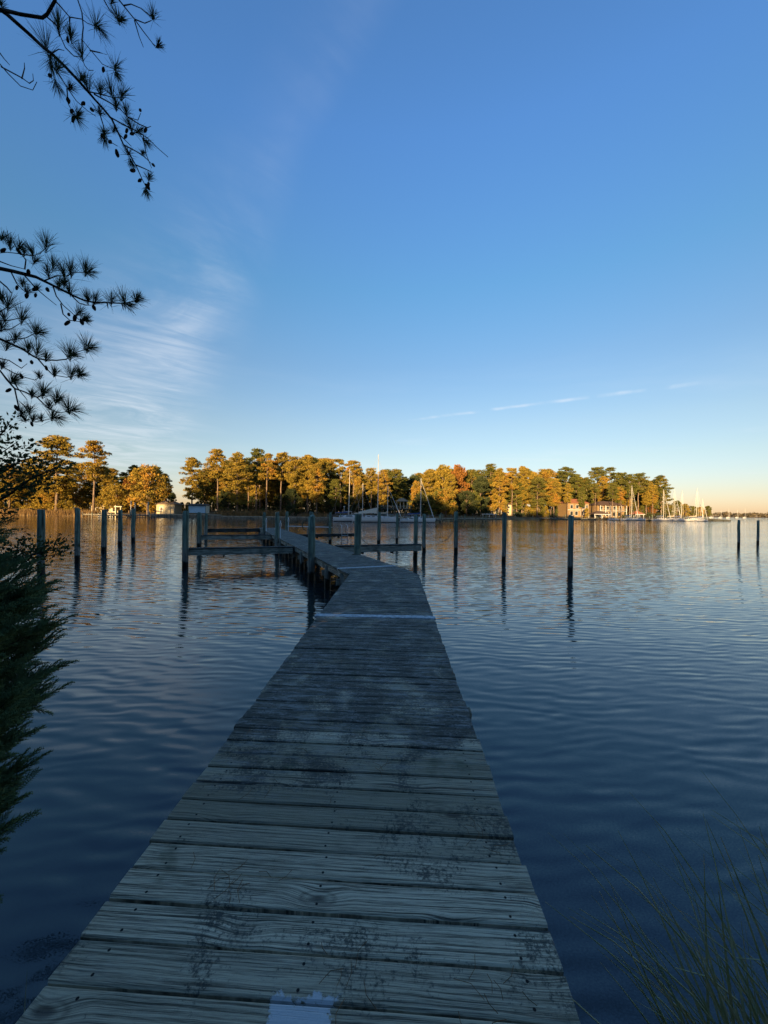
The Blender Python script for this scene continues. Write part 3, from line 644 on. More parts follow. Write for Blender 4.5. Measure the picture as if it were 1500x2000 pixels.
# ------------------------------------------------------------------ the pier
U1 = Vector((0.0300, 1, 0)).normalized()                 # first run
A2 = R(22.6); U2 = Vector((-math.sin(A2), math.cos(A2), 0)); N2 = Vector((math.cos(A2), math.sin(A2), 0))
BRZ = -0.030 - 0.022                                      # boards lie slightly off square on the first run
pier = thing('pier', (0, 0, 0), 'long weathered grey plank pier bending left across the creek', 'pier')
TH = 0.042
def plank_mesh(L, wd, seed):
    random.seed(seed); xs = [-L / 2, -L / 6, L / 6, L / 2]; vs = []; h = wd / 2; ch = 0.006
    for i, x in enumerate(xs):
        j1, j2, dz = random.uniform(-.0022, .0022), random.uniform(-.0022, .0022), random.uniform(-.003, .003)
        for y, z in ((-h + j1, -TH), (-h + j1, -ch), (-h + ch * 1.2 + j1, 0), (h - ch * 1.2 + j2, 0), (h + j2, -ch), (h + j2, -TH)): vs.append((x + (random.uniform(-.004, .004) if i in (0, 3) else 0), y, z + dz))
    fs = [(i * 6 + j, (i + 1) * 6 + j, (i + 1) * 6 + (j + 1) % 6, i * 6 + (j + 1) % 6) for i in range(3) for j in range(6)]
    fs += [tuple(range(6)), tuple(range(23, 17, -1))]
    me = bpy.data.meshes.new('plank'); me.from_pydata(vs, [], fs); me.materials.append(M['plank']); return me
PM = [plank_mesh(1.80, 0.1335 - 0.0012 * (k % 3), 100 + k) for k in range(10)]
PN = [plank_mesh(1.50, 0.1335, 140 + k) for k in range(2)]
def plank(c, rz, me, z=DECK):
    o = obj('plank', me, None, pier); o.location = (c[0], c[1], z + random.uniform(-.003, .003)); o.rotation_euler = (random.uniform(-.006, .006), random.uniform(-.0015, .0015), rz + random.uniform(-.0025, .0025)); return o
random.seed(77)
def centre1(y): return Vector((-0.285 + 0.0305 * y, y, 0))
y = -1.33; i = 0; WHITE1 = 6.05
while y < 10.02:
    c = centre1(y)
    if abs(y - WHITE1) < 0.09:
        wm = plank_mesh(1.88, 0.150, 300); wm.materials.clear(); wm.materials.append(M['white_plank'])
        o = plank((c.x - 0.02, y + 0.025), BRZ + 0.012, wm, DECK + 0.004); o['label'] = 'white painted board across the pier'; y += 0.178; continue
    plank((c.x + random.uniform(-.008, .008), y), BRZ * (1 if y < 7 else 0.6), PM[random.randrange(10)]); y += 0.1405 + random.uniform(-.001, .002); i += 1
Y1 = y - 0.075
# tapered boards round the bend, then the second run
L0 = Vector((-0.925, Y1 + 0.02, 0)); R0 = Vector((0.945, Y1 - 0.07, 0)); L1 = L0 + U2 * 0.06; R1 = L1 + N2 * 1.79
nf = 6
for k in range(nf):
    a, b = (k + 0.02) / nf, (k + 0.96) / nf
    p = [L0.lerp(L1, a), R0.lerp(R1, a), R0.lerp(R1, b), L0.lerp(L1, b)]; cc = (p[0] + p[1] + p[2] + p[3]) / 4
    mb = MB(); mb.prism([(q.x - cc.x, q.y - cc.y) for q in p], -TH, 0)
    o = mb.build('plank', M['plank'], pier); o.location = (cc.x, cc.y, DECK + random.uniform(-.002, .002))
S2 = L1 + N2 * 0.895; t = 0.075; LEN2 = 28.2
PR = Vector((-1.0, 14.68, 0))
while t < LEN2:
    c = S2 + U2 * t
    if abs(t - 1.0) < 0.08:
        wm = plank_mesh(1.80, 0.145, 301); wm.materials.clear(); wm.materials.append(M['white_plank'])
        o = plank((c + U2 * 0.015), A2, wm, DECK + 0.005); o['label'] = 'white painted board just past the bend'; t += 0.175; continue
    if abs((PR - c).dot(U2)) < 0.19: plank(c - N2 * 0.16, A2, PN[random.randrange(2)])
    else: plank(c + N2 * random.uniform(-.012, .012), A2, PM[random.randrange(10)])
    t += 0.1405 + random.uniform(-.001, .002)
END2 = S2 + U2 * LEN2
# frame: stringers along each run, cross caps, and the posts that carry them
def fr(name, a, b, wd, ht, m='frame'):
    a, b = Vector(a), Vector(b); mb = MB(); cc = (a + b) / 2; mb.beam(a - cc, b - cc, wd, ht); o = mb.build(name, M[m], pier); o.location = cc; return o
zs = DECK - TH - 0.105
for off in (-0.83, 0.0, 0.83):
    p, q = centre1(-1.3), centre1(Y1); fr('stringer', (p.x + off, p.y, zs), (q.x + off, q.y, zs), 0.045, 0.19)
    p, q = S2 + N2 * off + U2 * (0.25 if off > 0 else 0.05), END2 + N2 * off
    k = 7
    for j in range(k): fr('stringer', p.lerp(q, j / k) + Vector((0, 0, zs)) + U2 * 0.004, p.lerp(q, (j + 1) / k) + Vector((0, 0, zs)), 0.045, 0.19)
def piling_mesh(r, h0, h1, seed, n=12):
    random.seed(seed); mb = MB(); zsn = np.linspace(h0, h1 - 0.02, 7); pts, rad = [], []
    for i, z in enumerate(zsn): pts.append((random.uniform(-.012, .012), random.uniform(-.012, .012), z)); rad.append(r * (1.06 - 0.10 * i / 6) * random.uniform(0.985, 1.015))
    pts.append((pts[-1][0] + random.uniform(-.01, .01), pts[-1][1], h1)); rad.append(rad[-1] * 0.90)
    mb.tube(pts, rad, n, True, 0.035); return mb.mesh('piling', True)
def post(p, r, top, seed, parent=None, name='support_piling', lean=0.012):
    me = piling_mesh(r, -1.2, top, seed); o = obj(name, me, M['piling'], parent or pier); o.location = (p[0], p[1], 0)
    random.seed(seed * 3); o.rotation_euler = (random.uniform(-lean, lean), random.uniform(-lean, lean), random.uniform(0, 6)); return o
for j, yy in enumerate((1.75, 3.4, 5.9, 8.3)):
    c = centre1(yy)
    for sgn in (-1, 1): post((c.x + sgn * 0.86, c.y), 0.10, DECK - 0.10, 400 + j * 2 + sgn)
    fr('cross_cap', (c.x - 1.0 + 0.06, c.y + 0.13, zs - 0.20), (c.x + 0.98, c.y + 0.13, zs - 0.20), 0.05, 0.18)
for j, tt in enumerate((0.55, 2.3, 4.6, 6.6, 8.6, 10.9, 13.2, 15.6, 18.0, 20.5, 23.0, 25.4, 27.7)):
    c = S2 + U2 * tt
    for sgn in (-1, 1): post(c + N2 * sgn * 0.84, 0.105, DECK - 0.10, 430 + j * 2 + sgn)
    a, b = c - N2 * 1.0 + U2 * 0.14, c + N2 * 1.0 + U2 * 0.14; fr('cross_cap', (a.x, a.y, zs - 0.20), (b.x, b.y, zs - 0.20), 0.05, 0.18)
# tall pilings bolted to the pier's sides
for p, r, top, sd in (((-2.57, 13.72), 0.128, 2.31, 501), ((PR.x, PR.y), 0.132, 2.36, 502), ((-4.42, 23.35), 0.125, 2.42, 503), ((-6.35, 22.85), 0.125, 2.40, 504), ((-9.45, 30.3), 0.125, 2.32, 505), ((-8.40, 33.3), 0.13, 2.42, 506)):
    post(p, r, top, sd, pier, 'tall_piling', 0.008)

# ------------------------------------------------------------------ finger piers
def finger(a, b, label, box_h=0.26, tilt=0.0, dark=False, pr=0.125, top=2.35, sd=600, end=True):
    a, b = Vector((*a, 0)), Vector((*b, 0)); d = (b - a).normalized(); sd_ = Vector((-d.y, d.x, 0)); L = (b - a).length
    t = thing('finger_pier', (a.x, a.y, 0), label, 'finger pier', None, math.atan2(d.y, d.x))
    z = DECK - 0.03
    for s in (-1, 1):
        mb = MB(); mb.beam((0.02, s * 0.17, z - box_h / 2 - 0.045), (L, s * 0.17, z - box_h / 2 - 0.045 - tilt), 0.05, box_h); mb.build('side_beam', M['frame_dark' if dark else 'frame'], t)
    for s in (-0.145, 0.0, 0.145):
        mb = MB(); mb.beam((0.0, s, z - 0.02), (L + 0.05, s, z - 0.02 - tilt), 0.135, 0.042); mb.build('walk_board', M['frame_dark'], t)
    for u in (0.3, 0.65):
        mb = MB(); mb.beam((L * u, -0.20, z - box_h - 0.10), (L * u, 0.20, z - box_h - 0.10), 0.05, 0.10); mb.build('cross_brace', M['frame_dark'], t)
    if end:
        o = post((L - 0.12, 0.31), pr, top, sd, t, 'end_piling', 0.006)
    return t
finger((-4.25, 18.0), (-8.62, 16.55), 'finger pier with a pale face beam nearest the bend, across from the big piling', sd=601, top=2.42)
finger((-7.75, 26.6), (-12.15, 25.05), 'finger pier in the middle of three, holding the white box on its end piling', sd=602, top=2.28)
finger((-11.3, 35.6), (-15.7, 33.6), 'dark weedy finger pier at the far end of the pier past the white box', dark=True, sd=603, top=2.30)
finger((-2.35, 18.75), (1.92, 20.25), 'finger pier on the marina side with a broad pale beam', 0.30, sd=604, top=2.33, pr=0.118)
finger((-6.1, 27.3), (-1.9, 29.35), 'thin dark finger pier on the marina side carrying the swim ladder', 0.16, dark=True, sd=605, top=2.30)
# box on the end piling
bx = thing('dock_box', (-12.18, 25.28, 2.27), 'white box with a brown lid perched on two pilings', 'box', None, 0.10)
MB().box((0, 0, 0.24), (1.05, 0.62, 0.48)).build('box_body', M['box_white'], bx)
for s in (-0.535, 0.535): MB().box((s, 0, 0.24), (0.03, 0.66, 0.50)).build('corner_trim', M['cream'], bx)
mb = MB(); mb.add([(-.6, -.4, .485), (.6, -.4, .485), (.6, .4, .485), (-.6, .4, .485), (-.52, -.05, .60), (.52, -.05, .60), (.52, .05, .60), (-.52, .05, .60)], [(3, 2, 1, 0), (4, 5, 6, 7), (0, 1, 5, 4), (1, 2, 6, 5), (2, 3, 7, 6), (3, 0, 4, 7)]); mb.build('lid', M['roof'], bx)
t = post((-12.75, 26.6), 0.12, 2.27, 640, None, 'mooring_piling', 0.006)
t.parent = None; tag(t, 'greenish piling close behind the white box and under its end', 'piling')
# ladder on the thin finger
ld = thing('swim_ladder', (-3.02, 28.9, 0), 'bright metal swim ladder hooked over the thin dark finger pier', 'ladder', None, A2)
for s in (-0.23, 0.23): MB().tube([(s, 0.30, 0.85), (s, 0.28, 1.38), (s, 0.2, 1.5), (s, 0.0, 1.5), (s, -0.24, 1.38), (s, -0.30, 1.2), (s, -0.32, -0.5)], 0.024, 6).build('rail', M['steel'], ld, True)
for z in (0.1, 0.4, 0.7): MB().tube([(-0.23, -0.32, z), (0.23, -0.32, z)], 0.02, 5).build('rung', M['steel'], ld)
# pipe rail, water posts, hose
pr_ = thing('pipe_rail', (-8.3, 33.2, 0), 'long white pipe rail running off the far end of the pier', 'pipe')
a = Vector((0, 0, 1.15)); b = Vector((4.0, -1.2, 1.15))
MB().tube([a, b], 0.035, 6).build('pipe', M['pvc'], pr_)
for u in (0.45, 0.97):
    q = a.lerp(b, u); MB().tube([(q.x, q.y, 0.0), (q.x, q.y, 1.15)], 0.05, 6).build('stake', M['frame'], pr_)
for (x, y, lab) in ((-6.10, 22.66, 'thin white standpipe strapped to a pier-side piling'), (-9.22, 30.1, 'white power post against the piling where the far finger begins'), (-8.22, 33.1, 'white power post on the last piling of the pier')):
    t = thing('standpipe', (x, y, DECK), lab, 'standpipe'); MB().tube([(0, 0, -0.5), (0, 0, 1.05)], 0.035, 6).build('pipe', M['pvc'], t); MB().box((0, -0.03, 0.8), (0.13, 0.1, 0.2)).build('meter_box', M['alu'], t)
t = thing('hose', (-4.58, 23.25, 1.62), 'coiled hose hanging on a piling past the bend', 'hose')
for k in range(3): MB().tube([(-0.10 + 0.21 * math.cos(q) * (1 + 0.06 * k), -0.12 - 0.03 * k, 0.30 * math.sin(q)) for q in np.linspace(0, 2 * math.pi, 19)], 0.014, 5, False).build('coil', M['hose'], t, True)

# ------------------------------------------------------------------ free-standing mooring pilings
def mooring(x, y, r, top, sd, label, group=None):
    me = piling_mesh(r, -1.2, top, sd); o = obj('mooring_piling', me, M['piling']); o.location = (x, y, 0); random.seed(sd)
    o.rotation_euler = (random.uniform(-.012, .012), random.uniform(-.012, .012), random.uniform(0, 6)); return tag(o, label, 'piling', group)
LROW = 'greenish mooring piling in the outer row, %s beyond the one behind the leafy twig'
mooring(-12.80, 14.35, 0.122, 2.42, 701, 'mooring piling rising behind the small-leaved twig that reaches over the water')
for k, (x, y, r, px, top) in enumerate(((-13.95, 17.5, 0.105, 152, 993), (-16.18, 22.2, 0.135, 204, 995), (-17.85, 26.0, 0.135, 236, 996), (-19.25, 29.5, 0.14, 260, 994))):
    mooring(x, y, r, zat(px, top, y), 710 + k, LROW % ORD[k], 'outer row of mooring pilings')
mooring(4.48, 23.8, 0.128, zat(890, 1000, 23.8), 720, 'mooring piling with an old rope hanging from its side')
MR = ['bare mooring piling next to the roped one, on its bank side', 'bare leaning mooring piling off the bend of the pier in open water', 'bare mooring piling just beyond the end piling of the pale finger pier', 'thick bare mooring piling between the pale finger pier and the ladder finger', 'thin bare mooring piling farthest out toward the gazebo']
for k, (x, y, r, px, top) in enumerate(((6.24, 19.9, 0.108, 983, 1001), (7.98, 16.4, 0.112, 1113, 1007), (2.57, 24.4, 0.12, 828, 1004), (-0.37, 29.9, 0.135, 740, 1001), (1.11, 32.2, 0.11, 775, 1003))):
    mooring(x, y, r, zat(px, top, y), 730 + k, MR[k], 'mooring pilings on the marina side')
mooring(-4.14, 29.7, 0.115, 2.36, 745, 'mooring piling standing next to the thin dark finger pier with the ladder')
for k, (x, y, r) in enumerate(((29.4, 31.8, 0.10), (34.2, 35.1, 0.10))):
    mooring(x, y, r, zat(1442, 1016, y), 750 + k, 'one of two lone pilings far out in open water toward the distant woods', 'pair of lone pilings')
# ropes
def rope(pts, label, r=0.012):
    P_ = [Vector(p) for p in pts]; out = []
    for i in range(len(P_) - 1):
        for k in range(4): out.append(P_[i].lerp(P_[i + 1], k / 4))
    out.append(P_[-1]); base = out[0].copy(); mb = MB(); mb.tube([p - base for p in out], r, 5); o = mb.build('mooring_rope', M['rope'], None, True); o.location = base
    return tag(o, label, 'rope')
rope([(4.36, 23.7, 1.95), (4.30, 23.65, 1.75), (4.33, 23.66, 1.5), (4.15, 23.7, 1.15), (3.95, 23.8, 0.85), (3.6, 24.0, 0.62)], 'slack old rope drooping from a mooring piling toward the next', 0.018)
rope([(4.38, 23.68, 1.98), (4.36, 23.6, 2.02), (4.50, 23.64, 2.0), (4.60, 23.7, 1.97)], 'rope turns wrapped round a mooring piling', 0.02)
rope([(-19.15, 29.5, 0.95), (-17.2, 27.0, 0.80), (-15.4, 24.6, 0.74), (-13.9, 23.3, 0.76), (-12.2, 25.0, 0.88)], 'thin line sagging from the outer piling row to the white box', 0.012)
rope([(-0.90, 14.70, 1.55), (-0.75, 15.5, 1.25), (-0.5, 17.4, 0.9), (0.1, 19.5, 0.8)], 'thin rope slanting down from the pier-side piling to the pale finger pier', 0.010)

# ------------------------------------------------------------------ boats
def hull_mesh(L, B, H, sheer=0.25, stern=0.75):
    """lofted hull, bow at +x, waterline z=0"""
    st = np.linspace(0, 1, 9); rings = []
    for t in st:
        x = -L / 2 + L * t; b = B / 2 * (stern + (1 - stern) * math.sin(min(1, t / 0.45) * math.pi / 2)) * (1 if t < 0.5 else max(0.02, 1 - ((t - 0.5) / 0.5) ** 2.2))
        top = H * (1 + sheer * (2 * t - 0.9) ** 2 * (1 if t > 0.45 else 0.4)); xs = x + (0.10 * L * 0.5 if t == 1 else 0)
        rings.append([(x, 0, -0.45), (x, b * 0.72, -0.15), (xs if t == 1 else x, b * 0.95, top * 0.45), (xs, b, top), (xs, -b, top), (xs if t == 1 else x, -b * 0.95, top * 0.45), (x, -b * 0.72, -0.15)])
    mb = MB(); n = 7; vs = [p for r in rings for p in r]; fs = [(i * n + j, i * n + (j + 1) % n, (i + 1) * n + (j + 1) % n, (i + 1) * n + j) for i in range(8) for j in range(n)]
    fs += [tuple(range(n)), tuple(range(8 * n + n - 1, 8 * n - 1, -1))]; mb.add(vs, fs); return mb
def boat_base(name, x, y, L, B, H, rz, label, cat, group=None, hull='white'):
    t = thing(name, (x, y, 0), label, cat, group, rz)
    h = hull_mesh(L, B, H).build('hull', M[hull], t)
    sc = hull_mesh(L * 0.97, B * 1.015, 0.13, 0.0).build('boot_stripe', M['boot'], t)
    return t
def sailboat(x, y, L, mast, rz, label, hull='white', cover='tan', tent=False, jib=True, lean=0.0, group=None, mx=0.08):
    B, H = L * 0.30, L * 0.105; t = boat_base('sailboat', x, y, L, B, H, rz, label, 'sailboat', group, hull)
    m = MB(); m.add([(-L * .22, -B * .26, H), (L * .24, -B * .16, H), (L * .24, B * .16, H), (-L * .22, B * .26, H), (-L * .2, -B * .2, H + .5), (L * .15, -B * .12, H + .38), (L * .15, B * .12, H + .38), (-L * .2, B * .2, H + .5)], [(3, 2, 1, 0), (4, 5, 6, 7), (0, 1, 5, 4), (1, 2, 6, 5), (2, 3, 7, 6), (3, 0, 4, 7)])
    cb = m.build('cabin', M['white'], t)
    for s in (-1, 1):
        for k in range(3): MB().box((L * (-.13 + .11 * k), s * B * (.222 - .02 * k), H + .25), (L * .06, .03, .14)).build('porthole', M['glass'], cb)
    MB().tube([(L * mx, 0, H), (L * mx + lean * mast, 0, mast)], [0.10, 0.065], 7).build('mast', M['alu'], t)
    ms = (L * mx + lean * mast, 0, mast)
    for s in (-1, 1): MB().tube([(L * mx - .1, s * B * .45, H), (L * mx + lean * mast * .62, s * .55, mast * .62), ms], 0.014, 3).build('shroud', M['steel'], t)
    MB().tube([(L * mx + lean * mast * .62, -.58, mast * .62), (L * mx + lean * mast * .62, .58, mast * .62)], 0.03, 4).build('spreader', M['alu'], t)
    MB().tube([ms, (-L * .49, 0, H)], 0.014, 3).build('backstay', M['steel'], t)
    f0 = Vector((L * .50, 0, H * 1.2)); f1 = Vector((L * mx + lean * mast, 0, mast * .96))
    MB().tube([f0, f0.lerp(f1, .06), f0.lerp(f1, .4), f1], [0.03, 0.10, 0.07, 0.02] if jib else 0.014, 5).build('furled_jib', M['white' if jib else 'steel'], t)
    bz = H + 1.15
    MB().tube([(L * mx - .1, 0, bz), (-L * .34, 0, bz)], 0.06, 6).build('boom', M['alu'], t)
    if tent:
        m = MB(); m.add([(L * mx - .1, 0, bz + 1.3), (-L * .36, 0, bz + .18), (-L * .36, -B * .30, bz - .28), (L * mx - .3, -B * .40, bz - .05), (L * mx - .3, B * .40, bz - .05), (-L * .36, B * .30, bz - .28)], [(0, 1, 2, 3), (1, 0, 4, 5)]); m.build('awning', M[cover], t)
    else: MB().tube([(L * mx - .15, 0, bz + .5), (L * mx - .5, 0, bz + .2), (-L * .1, 0, bz + .14), (-L * .33, 0, bz + .08)], [0.10, .17, .15, .08], 7).build('sail_cover', M[cover], t)
    for s in (-1, 1):
        m = MB(); m.tube([(-L * .46, s * B * .36, H + .55), (0, s * B * .47, H + .55), (L * .46, s * B * .10, H * 1.25 + .55)], 0.015, 3)
        for u in (-.46, -.2, .1, .32): m.tube([(L * u, s * B * (.36 if u < -.3 else .46 if u < .2 else .28), H), (L * u, s * B * (.36 if u < -.3 else .46 if u < .2 else .28), H + .56)], 0.014, 3)
        m.build('lifeline', M['steel'], t)
    return t
def motorboat(x, y, L, rz, label, top='white', group=None, radar=False, engine=True, hard=True, bimini=None):
    B, H = L * 0.32, L * 0.12; t = boat_base('motorboat', x, y, L, B, H, rz, label, 'motorboat', group)
    m = MB(); m.add([(-L * .15, -B * .36, H), (L * .27, -B * .25, H), (L * .27, B * .25, H), (-L * .15, B * .36, H), (-L * .15, -B * .31, H + L * .075), (L * .14, -B * .25, H + L * .085), (L * .14, B * .25, H + L * .085), (-L * .15, B * .31, H + L * .075)], [(3, 2, 1, 0), (4, 5, 6, 7), (0, 1, 5, 4), (1, 2, 6, 5), (2, 3, 7, 6), (3, 0, 4, 7)])
    cb = m.build('cabin', M['white'], t)
    for s in (-1, 1): m = MB(); m.add([(-L * .10, s * (B * .352), H + L * .03), (L * .10, s * (B * .312), H + L * .03), (L * .08, s * (B * .285), H + L * .066), (-L * .10, s * (B * .327), H + L * .064)], [(0, 1, 2, 3)]); m.build('side_window', M['glass'], cb)
    m = MB(); m.add([(L * .265, -B * .2, H + L * .015), (L * .265, B * .2, H + L * .015), (L * .155, B * .2, H + L * .078), (L * .155, -B * .2, H + L * .078)], [(0, 1, 2, 3)]); m.build('windshield', M['glass'], cb)
    zt = H + L * .19
    if hard: MB().box((-L * .07, 0, zt), (L * .30, B * .72, .09)).build('hardtop', M[bimini or top], t)
    for sx in (-.20, .06):
        for s in (-1, 1): MB().tube([(L * sx, s * B * .32, H), (L * sx, s * B * .32, zt)], 0.03, 4).build('top_post', M['alu'], t)
    if radar: MB().tube([(-L * .16, 0, zt), (-L * .16, 0, zt + 1.1), (-L * .16, 0, zt + 1.12), (-L * .16, 0, zt + 1.3)], [.05, .05, .22, .2], 8).build('radar_post', M['white'], t)
    if engine:
        m = MB(); m.box((-L * .53, 0, H * .95), (.45, .42, .75), 0, .75); m.box((-L * .53, 0, H * .1), (.16, .12, 1.0)); m.build('outboard_engine', M['black'], t)
    m = MB(); m.tube([(L * .15, -B * .42, H + .5), (L * .45, -B * .1, H * 1.25 + .5), (L * .45, B * .1, H * 1.25 + .5), (L * .15, B * .42, H + .5)], 0.016, 3); m.build('bow_rail', M['steel'], t)
    return t
BY = 93
sailboat(xat(731, BY), BY, 10.6, 16.4, 0.06, 'large white sailboat with a tan boom awning and the tallest mast', 'white', 'tan', True, False)
motorboat(xat(682, 97), 97.5, 8.2, 0.12, 'white cabin cruiser with a radar post beside the tan-awninged sailboat', radar=True)
sailboat(xat(676, 103), 103.0, 8.8, zat(676, 915, 103), 0.2, 'sailboat with a bare pale mast berthed behind the white cabin cruiser', 'white', 'blue', lean=0.012, jib=False)
sailboat(xat(704, 107), 107.0, 7.4, zat(706, 944, 107), 0.1, 'small sailboat with a short mast between two taller masts behind the cruiser', 'white', 'tan', jib=False)
sailboat(xat(752, 101), 101.0, 8.6, zat(756, 948, 101), -0.05, 'cream sailboat with a furled jib lying behind the tan-awninged boat', 'cream', 'tan')
sailboat(xat(817, 98), 98.5, 8.2, zat(820, 934, 98.5), 0.05, 'white sailboat with a furled jib berthed under the gazebo', 'white', 'blue')
motorboat(xat(803, 95), 96.0, 5.8, 0.2, 'white runabout with a blue canopy berthed under the gazebo', bimini='blue')
RY = 170
motorboat(xat(1198, RY), RY, 5.0, 0.1, 'little white runabout moored before the lower brown house', engine=False, hard=False)
motorboat(xat(1246, RY), RY, 6.8, 0.1, 'white cabin boat moored by the red-roofed boat shelter', engine=False)
for px, py, L, lab, ln, cov in ((1231, 948, 8.0, 'sailboat with a pale mast standing against the pines by the red-roofed shelter', 0.0, 'blue'), (1293, 956, 8.6, 'sailboat with a mast level with the lone flat-topped pine', 0.0, 'blue'), (1314, 955, 8.4, 'white sailboat with a straight mast in the line past the lone pine', 0.0, 'tan'),
                       (1328, 958, 8.2, 'sailboat with a slightly raked mast in the line past the lone pine', 0.03, 'blue'), (1357, 953, 9.0, 'outermost large white sailboat of the line, raked mast against open sky', 0.025, 'tan'), (1370, 974, 6.2, 'small sailboat with a thin short mast behind the outermost large one', 0.0, 'blue')):
    Yb = RY + random.uniform(-2, 6); sailboat(xat(px, Yb), Yb, L, zat(px + 3, py, Yb), 0.12, lab, 'white', cov, lean=ln, jib=(px != 1328))
for px, Yb, mh in ((1408, 560, 11.5), (1423, 520, 12.5), (1455, 600, 15), (1440, 640, 13), (1390, 500, 11)):
    sailboat(xat(px, Yb), Yb, 9.0, mh, 0.5, 'tiny far-off sailboat anchored before the distant woods', 'white', 'tan', group='far anchored sailboats')

# ------------------------------------------------------------------ docks, houses and shore structures
def dock(name, x0, y0, x1, y1, wd, label, z=0.75, every=3.0, tall=1.6, cat='dock'):
    a, b = Vector((x0, y0, 0)), Vector((x1, y1, 0)); L = (b - a).length; t = thing(name, a, label, cat, None, math.atan2(y1 - y0, x1 - x0))
    MB().box((L / 2, 0, z), (L, wd, 0.12)).build('walkway', M['frame'], t); MB().box((L / 2, -wd / 2 + .05, z - .2), (L, 0.08, 0.26)).build('skirt', M['frame_dark'], t)
    k = max(2, int(L / every))
    for i in range(k + 1):
        tp = tall * random.uniform(0.6, 1.15); q = L * i / k
        for s in (-1, 1): MB().tube([(q, s * (wd / 2 + .1), -1), (q, s * (wd / 2 + .1), z + (tp if s < 0 else tp * .7))], 0.12, 7).build('dock_post', M['piling'] if i % 2 else M['bulkhead'], t)
    return t
random.seed(91)
dock('marina_dock', xat(640, 99), 99.5, xat(860, 101), 101, 1.6, 'low marina dock with posts alongside the moored sailboats')
dock('bank_dock', xat(840, 112), 112, xat(985, 122), 122, 1.5, 'long low dock along the bank past the gazebo', 0.8, 3.4, 1.5)
dock('house_dock', xat(955, 160), 160, xat(1165, 168), 168, 1.5, 'low dock running along the bank before the brown houses', 0.7, 3.6, 1.5)
dock('mast_dock', xat(1185, 176), 176, xat(1375, 176), 176, 1.6, 'dock behind the long line of moored sailboats', 0.7, 4.0, 1.8)
dk = dock('boathouse_dock', xat(183, 112), 109, xat(297, 109), 109, 2.2, 'sunlit dock with lift posts in front of the pale boathouse', 0.85, 2.6, 0.7)
for px, h in ((286, 4.6), (252, 4.8), (260, 4.3), (222, 3.4), (232, 3.2)):
    MB().box((xat(px, 109) - dk.location.x, 0.8, h / 2), (0.24, 0.24, h)).build('lift_post', M['cream'], dk)
MB().box((xat(227, 109) - dk.location.x, 0.8, 3.1), (2.2, 0.3, 0.25)).build('lift_beam', M['cream'], dk)
motorboat(xat(207, 111), 111.3, 5.0, 3.0, 'small white boat on the lift beside the sunlit dock', engine=True, hard=False)
# bulkhead along the bank
def bulkhead(px0, px1, label, h=0.75):
    t = thing('bulkhead', (0, 0, 0), label, 'bulkhead'); n = max(4, int((px1 - px0) / 12)); pts = []
    for i in range(n + 1):
        px = px0 + (px1 - px0) * i / n; Y = 116.0
        for _ in range(4): Y = shorey(xat(px, Y)) - 0.25
        pts.append(Vector((xat(px, Y), Y, 0)))
    for i in range(n):
        a, b = pts[i], pts[i + 1]; MB().beam((a.x, a.y, h / 2 - .3), (b.x, b.y, h / 2 - .3), 0.12, h + .6).build('wall_panel', M['bulkhead'], t)
        MB().tube([(a.x, a.y - .14, -1), (a.x, a.y - .14, h - .1)], .11, 6).build('pile', M['bulkhead'], t)
    MB().tube([(p.x, p.y, h + .05) for p in pts], 0.12, 4).build('cap_rail', M['frame'], t)
bulkhead(296, 432, 'grey timber bulkhead at the edge of the lawn by the boathouse', 0.95)
bulkhead(432, 640, 'dark timber bulkhead under the dry reeds', 0.6)
def house(x, y, wd, dp, h, rh, label, wallm, roofm, wins, rz=0.0, storeys=1, hip=True, name='house', cat='house', posts=0, base=None):
    z = landz(x, y) if base is None else base; t = thing(name, (x, y, z), label, cat, None, rz)
    MB().box((0, 0, h / 2 - .3), (wd, dp, h + .6)).build('wall', M[wallm], t)
    e = 0.5; m = MB(); r = wd * 0.28 if hip else -e
    m.add([(-wd / 2 - e, -dp / 2 - e, h), (wd / 2 + e, -dp / 2 - e, h), (wd / 2 + e, dp / 2 + e, h), (-wd / 2 - e, dp / 2 + e, h), (-wd / 2 + r, 0, h + rh), (wd / 2 - r, 0, h + rh)], [(3, 2, 1, 0), (0, 1, 5, 4), (1, 2, 5), (2, 3, 4, 5), (3, 0, 4)]); rf = m.build('roof', M[roofm], t)
    for (wx, wz, ww, wh) in wins:
        f = MB().box((wx, -dp / 2 - .03, wz), (ww + .24, .10, wh + .24)).build('window', M['white'], t); MB().box((wx, -dp / 2 - .07, wz), (ww, .06, wh)).build('pane', M['glass'], f)
    if storeys > 1: MB().box((0, -dp / 2 - .06, h * .5), (wd, .14, .25)).build('band_course', M['white'], t)
    for i in range(posts): MB().box((-wd / 2 + .3 + (wd - .6) * i / max(1, posts - 1), -dp / 2 - 1.9, h * .5 - .2), (.22, .22, h + .2)).build('porch_post', M['white'], t)
    if posts:
        MB().box((0, -dp / 2 - 1.0, h * .52), (wd, 1.9, .16)).build('balcony', M['white'], t); MB().box((0, -dp / 2 - 1.0, h + .02), (wd + .2, 2.1, .16)).build('porch_roof', M[roofm], t)
        MB().box((0, -dp / 2 - 1.93, h * .52 + .95), (wd, .07, .07)).build('balcony_rail', M['white'], t)
    return t
house(xat(322, 122), 124.5, 5.6, 5.0, 3.1, 1.2, 'pale cream boathouse glowing in the sun under the golden tree', 'siding', 'roof_tan', [(-1.2, 1.6, .8, 1.1)], 0.06, name='boathouse', cat='boathouse')
house(xat(205, 126), 128.0, 9.0, 4.0, 2.2, 0.8, 'low pale shed behind the sunlit dock and lift posts', 'siding', 'roof_tan', [(-2.5, 1.2, .9, .9), (0.5, 1.2, .9, .9), (3, 1.1, 1.0, 1.4)], 0.0, name='shed', cat='shed')
